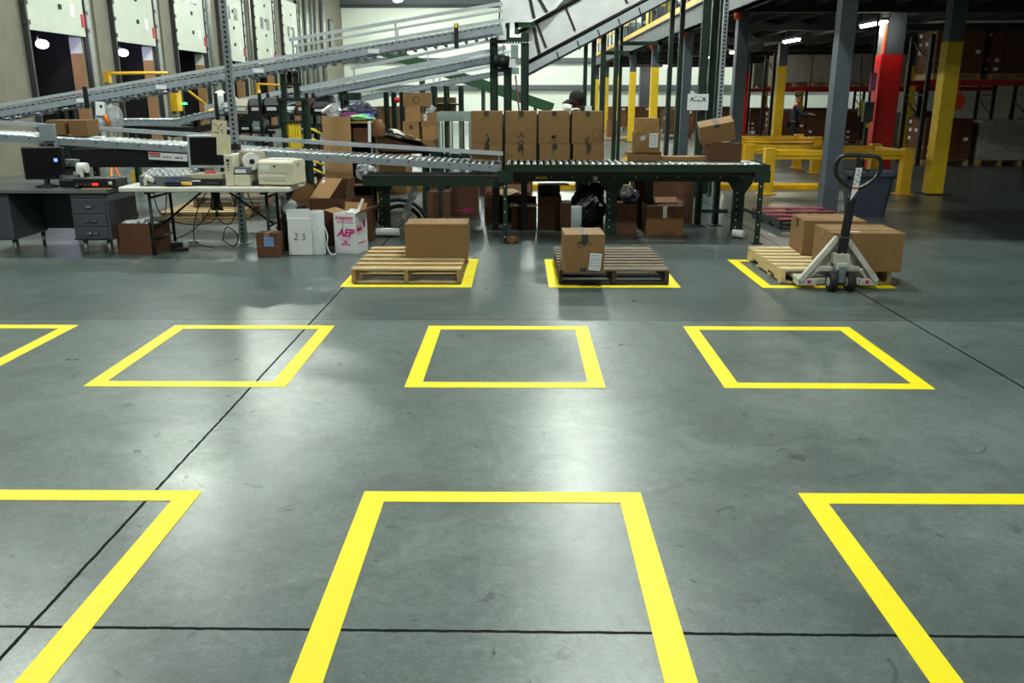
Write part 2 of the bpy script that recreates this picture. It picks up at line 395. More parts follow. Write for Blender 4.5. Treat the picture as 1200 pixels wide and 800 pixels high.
# ------------------------------------------------------------------ the setting
WX, WY = -11.06, 56.0            # dock wall, far wall
def floor_material():
    m = bpy.data.materials.new('floor_concrete'); m.use_nodes = True; MATS['floor'] = m
    g = N(m); b = g.n['Principled BSDF']
    tc = g.add('ShaderNodeTexCoord'); V = tc.outputs['Object']
    sp = g.add('ShaderNodeSeparateXYZ'); g.link(V, sp.inputs[0]); X, Y = sp.outputs['X'], sp.outputs['Y']
    def noise(sc, det=6, rough=.6, dist=0., stretch=None):
        n = g.add('ShaderNodeTexNoise'); n.inputs['Scale'].default_value = sc; n.inputs['Detail'].default_value = det
        n.inputs['Roughness'].default_value = rough; n.inputs['Distortion'].default_value = dist
        if stretch:
            mp = g.add('ShaderNodeMapping'); mp.inputs['Scale'].default_value = stretch; g.link(V, mp.inputs[0]); g.link(mp.outputs[0], n.inputs['Vector'])
        else: g.link(V, n.inputs['Vector'])
        return n.outputs['Fac']
    def math_(op, a, c=None, clamp=False):
        n = g.add('ShaderNodeMath', operation=op); n.use_clamp = clamp
        for i, q in enumerate((a, c)):
            if q is None: continue
            if isinstance(q, (int, float)): n.inputs[i].default_value = q
            else: g.link(q, n.inputs[i])
        return n.outputs[0]
    def ramp(fac, p0, c0, p1, c1):
        r = g.add('ShaderNodeValToRGB'); e = r.color_ramp.elements
        e[0].position = p0; e[0].color = c0; e[1].position = p1; e[1].color = c1; g.link(fac, r.inputs[0]); return r.outputs[0]
    def mixc(fac, a, c, bl='MIX'):
        n = g.add('ShaderNodeMix', data_type='RGBA', blend_type=bl)
        if isinstance(fac, (int, float)): n.inputs[0].default_value = fac
        else: g.link(fac, n.inputs[0])
        for i, q in ((6, a), (7, c)):
            if isinstance(q, tuple): n.inputs[i].default_value = q
            else: g.link(q, n.inputs[i])
        return n.outputs[2]
    gr = lambda v: (v, v, v, 1)
    base = ramp(noise(.7, 8, .62, .6), .3, rgb((89, 100, 99)), .72, rgb((121, 132, 130)))
    base = mixc(1.0, base, ramp(noise(3.2, 9, .7, 1.2), .3, gr(.70), .7, gr(1.18)), 'MULTIPLY')
    base = mixc(.5, base, ramp(noise(60, 5, .85), .38, gr(.6), .62, gr(1.25)), 'MULTIPLY')
    base = mixc(.7, base, ramp(noise(22, 6, .75, .5), .35, gr(.74), .65, gr(1.14)), 'MULTIPLY')
    # dark specks and scuffs
    base = mixc(1., base, ramp(noise(7.5, 3, .5, .8), .28, gr(.55), .34, gr(1.)), 'MULTIPLY')
    base = mixc(1., base, ramp(noise(1.7, 7, .7, 2.5, (1.2, 5, 1)), .24, gr(.6), .36, gr(1.)), 'MULTIPLY')
    # the worn travel lane beyond the second row of squares, and a darker mottled band under the conveyor
    wob = math_('MULTIPLY', math_('SUBTRACT', noise(.8, 5), .5), .5)
    def band(a, c, s):
        yy = math_('ADD', Y, wob)
        lo = math_('MULTIPLY', math_('SUBTRACT', yy, a), s, True); hi = math_('MULTIPLY', math_('SUBTRACT', c, yy), s, True)
        return math_('MULTIPLY', lo, hi)
    lane = math_('MULTIPLY', band(6.43, 7.35, 7.), ramp(noise(2.4, 10, .75, 1.5, (.5, 2.2, 1)), .38, gr(0), .66, gr(1.)))
    base = mixc(math_('MULTIPLY', lane, .85), base, rgb((62, 70, 68)))
    slab = math_('MULTIPLY', math_('SUBTRACT', Y, 6.44), 60., True)
    base = mixc(math_('MULTIPLY', slab, .42), base, rgb((66, 78, 78)))
    dark_band = math_('MULTIPLY', band(10.15, 13.2, 4.), ramp(noise(1.6, 6, .7), .3, gr(.4), .6, gr(1.)))
    base = mixc(math_('MULTIPLY', dark_band, .8), base, rgb((40, 40, 38)))
    # sawn joints
    jw = math_('MULTIPLY', math_('SUBTRACT', noise(14, 4), .5), .012)
    def joint(co, at, w):
        d = math_('ABSOLUTE', math_('SUBTRACT', math_('ADD', co, jw), at)); return math_('LESS_THAN', d, w)
    yt = math_('SUBTRACT', Y, math_('MULTIPLY', X, -.0075))
    j = joint(X, -1.612, .0072)
    for q in (joint(X, 3.018, .008), joint(X, 7.65, .006), joint(X, -6.24, .006), joint(yt, 2.413, .0075), joint(Y, 6.44, .004), joint(Y, 14.2, .006), joint(Y, 22., .006)):
        j = math_('MAXIMUM', j, q)
    base = mixc(math_('MULTIPLY', j, .95), base, rgb((20, 21, 20)))
    g.link(base, b.inputs['Base Color'])
    def jmix(a, v):
        n = g.add('ShaderNodeMix', data_type='FLOAT'); g.link(j, n.inputs[0]); g.link(a, n.inputs[2]); n.inputs[3].default_value = v; return n.outputs[0]
    ro = ramp(noise(2.6, 8, .7, 1.), .3, gr(.27), .7, gr(.35)); g.link(jmix(ro, .95), b.inputs['Roughness'])
    sv = g.add('ShaderNodeValue'); sv.outputs[0].default_value = .45; g.link(jmix(sv.outputs[0], .05), b.inputs['Specular IOR Level'])
    bp = g.add('ShaderNodeBump'); bp.inputs['Distance'].default_value = .02
    g.link(math_('SUBTRACT', .06, math_('MULTIPLY', slab, .057)), bp.inputs['Strength'])
    g.link(noise(11, 7, .6, .6), bp.inputs['Height']); g.link(bp.outputs[0], b.inputs['Normal'])
floor_material()
MB().bx(WX - .3, 20, -8, WY + .3, -.2, 0).build('floor', 'floor', kind='structure')
MB().bx(WX - .3, 20, -8, WY + .3, 8.5, 8.7).build('ceiling', 'ceiling', kind='structure')
MB().bx(WX - .3, 20.2, -8.2, -8, 0, 8.5).build('wall_back', 'wall_plain', kind='structure')
MB().bx(20, 20.2, -8, WY, 0, 8.5).build('wall_right', 'wall_plain', kind='structure')
w = MB().bx(WX - .3, 20.2, WY, WY + .3, 0, 8.5)
for i in range(11): w.bx(-11 + i * 3 - .015, -11 + i * 3 + .015, WY - .012, WY, 0, 6.85)
w.build('wall_far', 'far_wall', kind='structure')
MB().bx(WX, 20, WY - .22, WY, 2.03, 2.27).bx(WX, 20, WY - .16, WY, 2.27, 2.32).build('trim_1', 'girt', kind='structure')
MB().bx(WX, 20, WY - .22, WY, 3.64, 3.88).bx(WX, 20, WY - .16, WY, 3.88, 3.93).build('trim_2', 'girt', kind='structure')
MB().bx(WX, 20, WY - .35, WY, 6.85, 7.05).build('trim_3', 'eave', kind='structure')
MB().bx(WX, 20, WY - .3, WY, 7.05, 8.5).build('trim_4', 'girt', kind='structure')
for k, y in enumerate((6, 16, 26, 36, 46)):
    b_ = MB()
    b_.bx(WX, 20, y - .08, y + .08, 8.38, 8.5); b_.bx(WX, 20, y - .08, y + .08, 7.78, 7.86)
    for i in range(24):
        x = WX + i * 1.3; b_.bar((x, y, 7.84), (x + .65, y, 8.4), .05, .05); b_.bar((x + .65, y, 8.4), (x + 1.3, y, 7.84), .05, .05)
    b_.build('ceiling_beam', 'joist', kind='structure')

# dock wall: piers between the openings, wall over them
BAYS = [(20.15, 22.65), (24.45, 26.95), (28.75, 31.25), (33.05, 35.6), (37.35, 39.95), (41.7, 44.3)]
wl = MB(); y = -8.0
for a, c in BAYS:
    wl.bx(WX - .3, WX, y, a, 0, 8.5); wl.bx(WX - .3, WX, a, c, 3.2, 8.5); y = c
wl.bx(WX - .3, WX, y, WY, 0, 8.5)
for a, c in BAYS:      # a raised panel joint on each pier
    wl.bx(WX, WX + .05, c + .75, c + .80, 0, 8.5)
wl.build('wall_left', 'dock_wall', kind='structure')
for i, (a, c) in enumerate(BAYS):
    zb = 3.1 - (.0 if i < 3 else .15)
    d = MB().bx(WX + .06, WX + .11, a - .03, c + .03, zb, zb + 3.0)
    for k in range(1, 5): d.bx(WX + .108, WX + .113, a - .03, c + .03, zb + k * .6 - .008, zb + k * .6 + .008)
    dr = d.build('door_%d' % (i + 1), 'door_white', kind='structure')
    for yy in (a - .11, c + .11):
        t_ = MB().bx(WX, WX + .13, yy - .035, yy + .035, 0, 8.4)
        for k in range(9): t_.bx(WX + .02, WX + .16, yy - .06, yy + .06, zb + .1 + k * .42, zb + .2 + k * .42)
        t_.build('track', 'track', dr)
    MB().bx(WX, WX + .1, c + .2, c + .42, 0, 8.4).build('guide_post', 'conduit', dr)
    wz = (5.7, 5.7, 4.6, 4.45, 4.4, 4.35)[i]
    for yy in (a + (c - a) * .28, a + (c - a) * .62):
        MB().bx(WX + .11, WX + .118, yy, yy + .42, wz, wz + .46).build('window_pane', 'door_glass', dr)
    MB().bx(WX + .11, WX + .13, c - .12, c + .03, zb + .22, zb + .52).build('reflector', 'red_print', dr)
    MB().bx(WX + .11, WX + .114, c - .62, c - .40, zb + .42, zb + .72).build('warning_sticker', 'paper', dr)
    h_ = MB()
    for k in range(4): h_.bx(WX + .11, WX + .15, (a + c) / 2 + .1, (a + c) / 2 + .19, zb + .55 + k * .6, zb + .66 + k * .6)
    h_.build('latch', 'black_steel', dr)
# trailers backed up to the openings
ORD = ('first', 'second', 'third', 'fourth', 'fifth', 'sixth')
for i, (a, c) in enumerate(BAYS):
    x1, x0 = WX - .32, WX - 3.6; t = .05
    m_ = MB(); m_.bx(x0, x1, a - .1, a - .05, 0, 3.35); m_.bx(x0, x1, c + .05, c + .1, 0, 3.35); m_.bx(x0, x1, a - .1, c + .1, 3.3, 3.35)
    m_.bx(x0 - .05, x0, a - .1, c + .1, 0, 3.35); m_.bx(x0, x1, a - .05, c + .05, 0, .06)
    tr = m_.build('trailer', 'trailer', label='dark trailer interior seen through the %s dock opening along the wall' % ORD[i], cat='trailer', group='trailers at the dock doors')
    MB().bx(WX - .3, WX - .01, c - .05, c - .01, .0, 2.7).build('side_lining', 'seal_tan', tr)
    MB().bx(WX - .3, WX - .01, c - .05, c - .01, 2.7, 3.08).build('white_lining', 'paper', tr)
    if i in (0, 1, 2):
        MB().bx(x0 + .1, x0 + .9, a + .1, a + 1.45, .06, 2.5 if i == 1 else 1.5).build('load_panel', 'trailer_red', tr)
def dock_lamp(y, z, label, arm, box=True, dome=True):
    r = empty('dock_loading_light', (WX, y, z), label=label, cat='dock light', group='yellow dock lights')
    MB().bx(0, .12, -.08, .08, -.14, .14).build('wall_bracket', 'yellow', r)
    p = Vector((.12, 0, .1)); q = p + Vector(arm)
    MB().tube([p, q], .045, 8).build('arm', 'yellow', r)
    if dome:
        M_ = MB(); M_.lathe([(.02, .16), (.12, .12), (.2, .0), (.21, -.1), (.19, -.1), (.17, 0), (.02, .1)], 14, (q.x, q.y, q.z - .1)); M_.build('lamp_shade', 'yellow', r)
    if box:
        bb = MB().bx(.0, .22, -.62, -.2, -.75, -.12).build('control_box', 'yellow', r, bevel=.01)
        MB().lathe([(.001, .0), (.07, .01), (.075, .05), (.001, .07)], 12, (.3, -.2, -.55)).build('green_lamp', 'led_green', bb)
dock_lamp(23.7, 2.15, 'yellow dock light arm reaching across the second dock opening', (.9, 1.6, .05), box=False, dome=False)
dock_lamp(28.5, 1.95, 'yellow dock light with drooping arm and green lamp beside the third opening', (.55, .9, -.75))
dock_lamp(37.2, 2.05, 'long yellow dock light arm with green lamp beside the fifth opening', (1.0, 1.5, -.05), dome=False)
# lit lamp inside the second trailer mouth
fl = empty('trailer_lamp', (WX - .5, 25.85, 2.85), label='bluish white lamp lit under the second raised dock door', cat='lamp', group='lamps in the trailer mouths')
MB().tube([(0, 0, .3), (0, 0, .12)], .03, 8).build('hanger', 'black_steel', fl)
MB().ball((.05, .1, .02), .13, 12, 8, sq=(1, 1.5, .8)).build('bulb', 'dock_glow', fl)
f2 = copy_tree(fl, (WX - .5, 21.5, 2.85), label='bluish lamp half hidden under the raised dock door nearest the frame edge')
# conduits up the dock wall past the last door
for k, (yy, rr) in enumerate(((31.75, .09), (44.9, .1), (46.2, .12), (47.4, .07), (48.4, .08), (50.0, .14), (36.6, .06))):
    cm = MB().tube([(WX + .12, yy, 0), (WX + .12, yy, 8.4)], rr, 10)
    for z in (1.5, 3.2, 4.9, 6.6): cm.bx(WX, WX + .1, yy - rr * 1.6, yy + rr * 1.6, z, z + .06)
    cm.build('wall_conduit', 'conduit', label=('grey conduit running up the dock pier beside the third door', 'grey conduit running up the dock wall just past the sixth door',
        'thick grey conduit second past the sixth dock door', 'thin grey conduit third past the sixth dock door', 'grey conduit fourth past the sixth dock door',
        'thickest grey downpipe on the dock wall near the far corner', 'thin conduit on the dock pier between fourth and fifth doors')[k], cat='conduit', group='conduits on the dock wall')
for k, yy in enumerate((46.9, 52.6)):
    w_ = MB().bx(WX, WX + .08, yy - .65, yy + .65, 4.2, 5.9).build('window_%d' % (k + 1), 'track', kind='structure')
    MB().bx(WX + .08, WX + .09, yy - .55, yy + .55, 4.3, 5.8).build('pane', 'door_glass', w_)

# ------------------------------------------------------------------ high-bay lamps
def highbay():
    r = empty('high_bay_lamp', (0, 0, 0), label='lit high bay lamp hanging above the far end of the hall', cat='lamp', group='high bay lamps over the hall')
    MB().tube([(0, 0, 1.45), (0, 0, .42)], .02, 8).build('hanger', 'black_steel', r)
    MB().lathe([(.001, .45), (.11, .44), (.12, .3), (.14, .28), (.32, .02), (.33, -.02), (.31, -.02), (.13, .26), (.001, .27)], 20).build('reflector_shade', 'lamp_shell', r)
    MB().lathe([(.001, .01), (.28, .01), (.27, -.05), (.22, -.11), (.12, -.15), (.001, -.165)], 20).build('lamp_lens', 'lamp_glow', r)
    return r
hb = highbay(); first = True
HBY = [3.6, 10.2, 16.6, 23.0, 29.6, 36.4, 44.0, 52.0]
spots = [(x, y) for x in (-7.0, 1.4) for y in HBY] + [(9.5, -3.5), (9.0, 52.5), (15.5, 52.5), (-3., 50.)]  # last spot is an extra lamp, added to brighten the far wall
for x, y in sorted(spots, key=lambda q: (q != (-7.0, 52.0))):
    if first: hb.location = (x, y, 6.95); first = False
    else:
        copy_tree(hb, (x, y, 6.95), label='high bay lamp hanging from the hall ceiling above the picture')

# ------------------------------------------------------------------ mezzanine on the right
EX = 4.05
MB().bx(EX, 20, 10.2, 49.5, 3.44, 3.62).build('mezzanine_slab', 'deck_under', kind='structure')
eb = MB(); eb.bx(EX - .14, EX, 10.2, 49.5, 3.18, 3.62); eb.bx(EX - .2, EX + .1, 10.2, 49.5, 3.18, 3.21); eb.bx(EX - .2, EX + .1, 10.2, 49.5, 3.59, 3.62)
eb.build('mezzanine_edge_beam', 'edge_beam', kind='structure')
for k in range(9):
    y = 12.46 + .0 + k * 4.6 + .12
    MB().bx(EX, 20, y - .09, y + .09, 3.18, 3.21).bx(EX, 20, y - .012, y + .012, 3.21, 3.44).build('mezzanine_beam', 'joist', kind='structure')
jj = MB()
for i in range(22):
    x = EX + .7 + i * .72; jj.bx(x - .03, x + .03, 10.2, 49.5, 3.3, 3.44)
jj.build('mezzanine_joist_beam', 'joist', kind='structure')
kp = MB().bx(EX - .16, EX - .13, 10.2, 49.5, 3.62, 3.77).build('kick_plate', 'yellow', label='long yellow kick plate along the mezzanine edge', cat='kick plate')
# guard rail on the edge
gr_ = empty('mezzanine_guard_rail', (EX - .05, 10.4, 3.62), label='yellow and grey guard rail standing along the mezzanine edge', cat='guard rail')
for k in range(24):
    y = k * 1.63
    MB().bx(-.03, .03, y - .03, y + .03, .17, .62).build('lower_post', 'grey_col', gr_)
    MB().bx(-.035, .035, y - .035, y + .035, .62, 1.15).build('post', 'yellow', gr_)
MB().bx(-.02, .02, 0, 37.6, 1.08, 1.13).build('top_rail', 'yellow', gr_)
MB().bx(-.02, .02, 0, 37.6, .6, .645).build('middle_rail', 'yellow', gr_)
# mezzanine columns: 8 on the edge line, then two rows further in
def column(x, y, h, w, label, low=None, zlow=2.52, d=None, cap=False, group='columns under the mezzanine edge', name='steel_column', flange=False):
    d = d or w
    r = empty(name, (x, y, 0), label=label, cat='column', group=group, kind='thing')
    z0 = zlow if low else 0.02
    def sect(z0, z1, e=0):
        m_ = MB()
        if flange:
            m_.bx(-w / 2 - e, w / 2 + e, -d / 2 - e, -d / 2 + .02, z0, z1); m_.bx(-w / 2 - e, w / 2 + e, d / 2 - .02, d / 2 + e, z0, z1); m_.bx(-.015 - e, .015 + e, -d / 2, d / 2, z0, z1)
        else: m_.bx(-w / 2 - e, w / 2 + e, -d / 2 - e, d / 2 + e, z0, z1)
        return m_
    sect(z0, h).build('shaft', 'grey_col', r, bevel=.008)
    if low: sect(.02, zlow, .004).build('painted_lower_shaft', low, r, bevel=.008)
    MB().bx(-w / 2 - .09, w / 2 + .09, -d / 2 - .09, d / 2 + .09, 0, .02).build('base_plate', 'black_steel', r)
    if cap:
        MB().cyl((-w / 2 - .03, -d / 2 - .03, h - .14), (-w / 2 - .03, -d / 2 - .03, h - .0), .07, 12).build('red_sprinkler_cap', 'orange_red', r)
    return r
YC = [12.5, 17.0, 22.4, 27.7, 33.1, 38.2, 43.2, 48.6]
LC = ['thick grey steel column standing in front beside the blue waste bin', 'grey steel column behind the tilted cardboard box on the conveyor', 'grey steel column just behind the white hanging notice',
      'yellow based column with the two stacked boxes in front of it', 'yellow based column next behind the one at the stacked boxes', 'thin yellow based column seen between two dark green posts',
      'far yellow based column just right of the capped worker', 'farthest yellow based column on the mezzanine edge by the far wall']
for k, y in enumerate(YC):
    x = 4.46 if k == 0 else 4.15
    column(x, y, 3.18 if k else 3.42, .22, LC[k], low='yellow_col' if k > 2 else None, cap=k in (1, 2, 3, 4))
for (x, y, lb) in ((7.31, 15.35, 'tall yellow based column standing alone at the right of the barriers'), (8.02, 27.6, 'yellow based column behind the low yellow barrier, nearest the rack worker'),
                   (12.1, 38.6, 'yellow based column in front of the wrapped rack loads'), (12.2, 44.5, 'farthest slim yellow based column before the racks'), (12.0, 27.55, 'dull yellow based column just right of the red pier')):
    column(x, y, 3.42, .25, lb, low='yellow_col', group='inner columns under the mezzanine', zlow=2.55)
pr = column(7.76, 18.98, 3.42, .40, 'broad pier with its lower part painted bright red', low='red', zlow=2.5, d=.40, group='red painted piers', name='red_pier', flange=False)
MB().bx(-.27, -.23, -.24, .18, .02, 2.5).build('side_plate', 'red', pr)
MB().bx(-.26, -.22, -.24, -.19, 2.5, 3.15).build('riser_pipe', 'orange_red', pr)
column(8.6, 34.2, 3.42, .2, 'dark red painted column behind the grey conveyor column', low='red', group='red painted piers', name='red_pier')
column(8.2, 45.8, 3.42, .34, 'slim red painted column far behind the hanging notice', low='red', group='red painted piers', name='red_pier', zlow=2.4)
column(7.03, 50.4, 8.4, .6, 'bluish grey building column against the far white wall', group=None, zlow=0)
# strip lamps under the mezzanine
def strip(x, y, z, label):
    r = empty('strip_lamp', (x, y, z), label=label, cat='lamp', group='strip lamps under the mezzanine')
    MB().bx(-.08, .08, -.62, .62, .05, .12).build('housing', 'lamp_shell', r)
    MB().bx(-.06, .06, -.6, .6, 0, .05).build('tube', 'tube_glow', r, bevel=.02)
    MB().tube([(0, .55, .12), (0, .55, .32)], .012, 6).build('hanger', 'conduit', r)
    return r
s0 = strip(7.35, 19.0, 3.08, 'lit strip lamp just right of the thick grey column')
for y, lb in ((24.6, 'lit strip lamp second from the front under the mezzanine'), (30.8, 'lit strip lamp third from the front under the mezzanine'), (35.8, 'lit strip lamp fourth from the front under the mezzanine'),
              (41.0, 'lit strip lamp fifth from the front under the mezzanine'), (45.4, 'lit strip lamp sixth from the front under the mezzanine'), (48.6, 'farthest lit strip lamp under the mezzanine')):
    copy_tree(s0, (7.35, y, 3.08), label=lb)
cr = MB().tube([(7.6, 19.2, 3.16), (20, 18., 3.16)], .03, 8).build('ceiling_conduit', 'conduit', label='pale conduit running along the mezzanine underside from the front strip lamp', cat='conduit')
# ------------------------------------------------------------------ yellow tape squares
def square(x0, x1, y0, y1, label, sk=0., tone='tape_yellow'):
    r = empty('tape_square', ((x0 + x1) / 2, (y0 + y1) / 2, 0), sk, label=label, cat='floor marking', group='yellow tape squares on the floor', kind='thing')
    w, d, t = (x1 - x0) / 2, (y1 - y0) / 2, .1
    for (a, b, c, e) in ((-w, w, d - t, d), (-w, w, -d, -d + t), (-w, -w + t, -d + t, d - t), (w - t, w, -d + t, d - t)):
        MB().bx(a, b, c, e, 0, .0022).build('tape_strip', tone, r)
ROWA = (2.03, 3.432); ROWB = (4.83, 6.25); ROWC = (7.61, 9.0)
square(-2.61, -1.402, *ROWA, 'front row yellow tape square cut off by the left edge of the photo')
square(-.684, .533, *ROWA, 'large front row yellow tape square in the middle, open towards the viewer')
square(1.224, 2.44, *ROWA, 'front row yellow tape square cut off by the right edge of the photo')
square(-4.58, -3.36, *ROWB, 'yellow tape corner peeking in at the left edge, second row')
square(-2.625, -1.407, *ROWB, 'empty yellow tape square in the second row, crossed by a floor joint')
square(-.692, .513, *ROWB, 'empty yellow tape square in the middle of the second row')
square(1.23, 2.48, *ROWB, 'empty yellow tape square at the right of the second row', -.008)
square(-1.645, -.443, *ROWC, 'yellow tape square around the pale wooden pallet with one plain box')
square(.262, 1.466, *ROWC, 'yellow tape square around the dark weathered pallet')
square(2.205, 3.42, *ROWC, 'yellow tape square partly covered by the pallet jack and its pallet')

# ------------------------------------------------------------------ three pallets and their cartons
pallet((-1.055, 8.36, .003), 'pale worn wooden pallet carrying one plain cardboard box', wood='wood', side='wood_side', n=6, group='pallets in the tape squares')
pallet((.865, 8.35, .003), 'dark weathered wooden pallet under the taped and labelled box', .004, wood='wood_grey', under='wood_under', side='wood_under', n=8, group='pallets in the tape squares')
pallet((2.925, 8.39, .003), 'new pale wooden pallet sitting on the pallet jack forks', .0, wood='wood_new', side='wood_new', group='pallets in the tape squares')
zp = .143
a, b = G(475.5, 302, zp), G(548, 302, zp)
o = carton(b.x - a.x, .40, P(511, 262.5, a.y).z - zp, ((a.x + b.x) / 2, a.y + .20, zp), 'plain unlabelled cardboard box on the pale wooden pallet', seam='x', group='boxes on the floor pallets')
MB().bx(-.265, .265, -.13, -.126, .0, .0012).build('seam_shadow_gap', 'card_dark', o, (0, 0, o.dimensions.z + .0005))
a, b = G(661, 319.5, zp), G(708, 319.5, zp)
w_, h_ = b.x - a.x, P(684, 275, a.y).z - zp
o = carton(w_, .42, h_, ((a.x + b.x) / 2 - .005, a.y + .215, zp), 'cardboard box with dark tape and white shipping label on the weathered pallet', .02, tape='tape', bulge=.006, drop=.05, group='boxes on the floor pallets')
sticker(o, w_ * .27, h_ * .29, .105, .155, -.218, tilt=.09, seed=2)
MB().bx(-.035, .02, -.2125, -.211, .01, .05).build('tape_mark', 'ink', o)
MB().prism([(-.028, h_ - .075), (.0, h_ - .1), (.03, h_ - .07), (.03, h_ - .04), (-.03, h_ - .04)], 'y', -.2185, -.217).build('tape_scrap', 'ink', o)
q = MB()
for (x0, z0, x1, z1) in ((-.07, -.09, -.04, -.06), (-.06, -.06, -.03, -.075), (.04, -.09, .06, -.07), (-.05, -.11, -.02, -.1)): q.bar((x0, -.2165, h_ + z0), (x1, -.2165, h_ + z1), .004, .006, (0, 1, 0))
q.build('handwriting', 'ink', o)
# two big cartons on the right pallet
a, b = G(942, 299.5, zp), G(985, 299.5, zp)
hA = P(942, 259, a.y).z - zp
o = carton(.60, .52, hA, (a.x + .30, a.y + .27, zp), 'rear cardboard box on the jack pallet, its left side showing', -.06, tape='tape_clear', group='boxes on the floor pallets', seam='x')
MB().bx(-.305, -.3005, -.04, .03, hA - .09, hA - .01).build('tape_end', 'tape', o)
a, b = G(973, 318.5, zp), G(1053, 319.2, zp)
hB = P(1010, 273.5, a.y).z - zp
o = carton(.635, .56, hB, (a.x + .325, a.y + .285, zp), 'front cardboard box overhanging the jack pallet beside the jack', -.035, tape='tape_clear', group='boxes on the floor pallets', seam='x')
MB().bx(-.20, -.05, -.2, -.16, hB + .0005, hB + .0015).build('white_tape_scrap', 'paper', o)

# ------------------------------------------------------------------ pallet jack (drawbar towards the viewer, forks under the pallet)
J = empty('pallet_jack', (2.86, 7.58, 0), 0., label='worn white pallet jack with upright black handle under the right pallet', cat='pallet jack')
for s in (-1, 1):
    x = s * .265
    MB().bx(x - .08, x + .08, .10, 1.32, .058, .10).build('fork', 'jack_paint', J, bevel=.01)
    # triangular side frame from the fork heel up to the mast head
    f = MB()
    f.bar((s * .345, -.02, .075), (s * .035, .0, .47), .05, .05, (0, 1, 0)); f.bar((s * .345, .0, .07), (s * .06, .02, .07), .045, .06)
    f.prism([(s * .34, .09), (s * .03, .46), (s * .03, .09)], 'y', .035, .05)
    f.bx(min(s * .36, s * .19), max(s * .36, s * .19), -.03, .12, .035, .10)
    f.build('side_frame', 'jack_paint', J, bevel=.008)
    MB().bx(min(s * .245, s * .275), max(s * .245, s * .275), -.0325, -.03, .055, .085).build('red_sticker', 'red_print', J)
    wv = MB().cyl((s * .048, -.09, .088), (s * .112, -.09, .088), .088, 24).build('steer_wheel', 'black_rubber', J, bevel=.012)
    MB().cyl((s * .046, -.09, .088), (s * .115, -.09, .088), .042, 16).build('wheel_hub', 'jack_paint', wv)
    MB().cyl((x - .03, 1.2, .0385), (x + .03, 1.2, .0385), .038, 14).build('load_roller', 'black_rubber', J)
MB().bx(-.19, .19, -.02, .05, .16, .21).bar((-.19, .0, .185), (-.27, .02, .10), .05, .05).bar((.19, .0, .185), (.27, .02, .10), .05, .05).build('rocker_arm', 'jack_paint', J, bevel=.01)
MB().cyl((0, -.02, .10), (0, -.02, .40), .042, 18).bx(-.07, .07, -.075, .05, .24, .33).bx(-.05, .05, -.10, .0, .19, .25).build('pump_cylinder', 'jack_paint', J, bevel=.008)
MB().cyl((-.045, -.09, .088), (.045, -.09, .088), .02, 12).bx(-.03, .03, -.11, -.06, .09, .22).build('wheel_bracket', 'steel', J)
T0, T1 = Vector((.0, -.03, .33)), Vector((.035, -.14, 1.20))
dv = (T1 - T0).normalized()
tw = MB(); tw.bar(T0, T0 + dv * .16, .085, .06, (0, 1, 0)); tw.bar(T0 + dv * .12, T0 + dv * .52, .07, .05, (0, 1, 0)); tw.bar(T0 + dv * .5, T1 - dv * .02, .052, .04, (0, 1, 0))
dr = tw.build('drawbar', 'handle_black', J, bevel=.012)
ring = []
U = Vector((1, 0, 0)) - dv * dv.x; U.normalize()
cpt = T1 - dv * .20
for (u, v) in ((0, .19), (.09, .19), (.15, .178), (.185, .14), (.19, .07), (.165, .0), (.11, -.05), (.05, -.085), (0, -.11)): ring.append(cpt + U * u + dv * v)
ring2 = [cpt + U * -((p - cpt).dot(U)) + dv * (p - cpt).dot(dv) for p in ring]
hd = MB(); hd.tube(catmull(ring, 5), .019, 10); hd.tube(catmull(ring2, 5), .019, 10); hd.build('handle_loop', 'handle_black', J)
MB().tube([cpt + U * .02 + dv * .1, cpt + U * .09 + dv * .05 + Vector((0, -.02, 0))], .009, 8).build('release_lever', 'handle_black', J)
nrm = U.cross(dv).normalized(); nrm = nrm if nrm.y < 0 else -nrm
lp = [cpt + nrm * .024 + U * u + dv * v for (u, v) in ((-.026, .09), (.026, .09), (.026, -.10), (-.024, -.20), (-.026, -.10))]
lb = MB().add(lp + [p + nrm * .001 for p in lp], [tuple(range(5)), tuple(range(5, 10))] + [(i, (i + 1) % 5, 5 + (i + 1) % 5, 5 + i) for i in range(5)]).build('handle_label', 'label', J)
k = MB(); c2 = cpt + nrm * .0255
k.bar(c2 + U * -.026 + dv * -.085, c2 + U * .026 + dv * -.085, .001, .016, dv); k.build('red_band', 'red_print', lb)
k = MB()
for (u, v, l) in ((-.015, .07, .02), (.0, .05, .018), (-.012, .03, .024), (.005, .01, .014), (-.02, -.01, .02), (-.005, -.03, .026), (-.02, -.05, .016)): k.bar(c2 + U * u + dv * v, c2 + U * (u + l) + dv * v, .001, .008, dv)
k.build('label_print', 'ink', lb)

# ------------------------------------------------------------------ waste bin, red pallet
bn = empty('waste_bin', (5.02, 12.55, 0), label='dark blue grey plastic waste bin beside the thick grey column', cat='bin')
m_ = MB()
def rr(w, d, r, z, n=5):
    return [(sx * (w / 2 - r) + r * cos(a0 + k * pi / 2 / n), sy * (d / 2 - r) + r * sin(a0 + k * pi / 2 / n), z) for sx, sy, a0 in ((1, 1, 0), (-1, 1, pi / 2), (-1, -1, pi), (1, -1, 1.5 * pi)) for k in range(n + 1)]
def loft(m_, rings, close=(True, True), smooth=False):
    n = len(rings[0]); o = len(m_.v); vs = [v for r_ in rings for v in r_]
    fs = [(i * n + k, i * n + (k + 1) % n, (i + 1) * n + (k + 1) % n, (i + 1) * n + k) for i in range(len(rings) - 1) for k in range(n)]
    if close[0]: fs.append(tuple(range(n))[::-1])
    if close[1]: fs.append(tuple((len(rings) - 1) * n + k for k in range(n)))
    return m_.add(vs, fs, smooth)
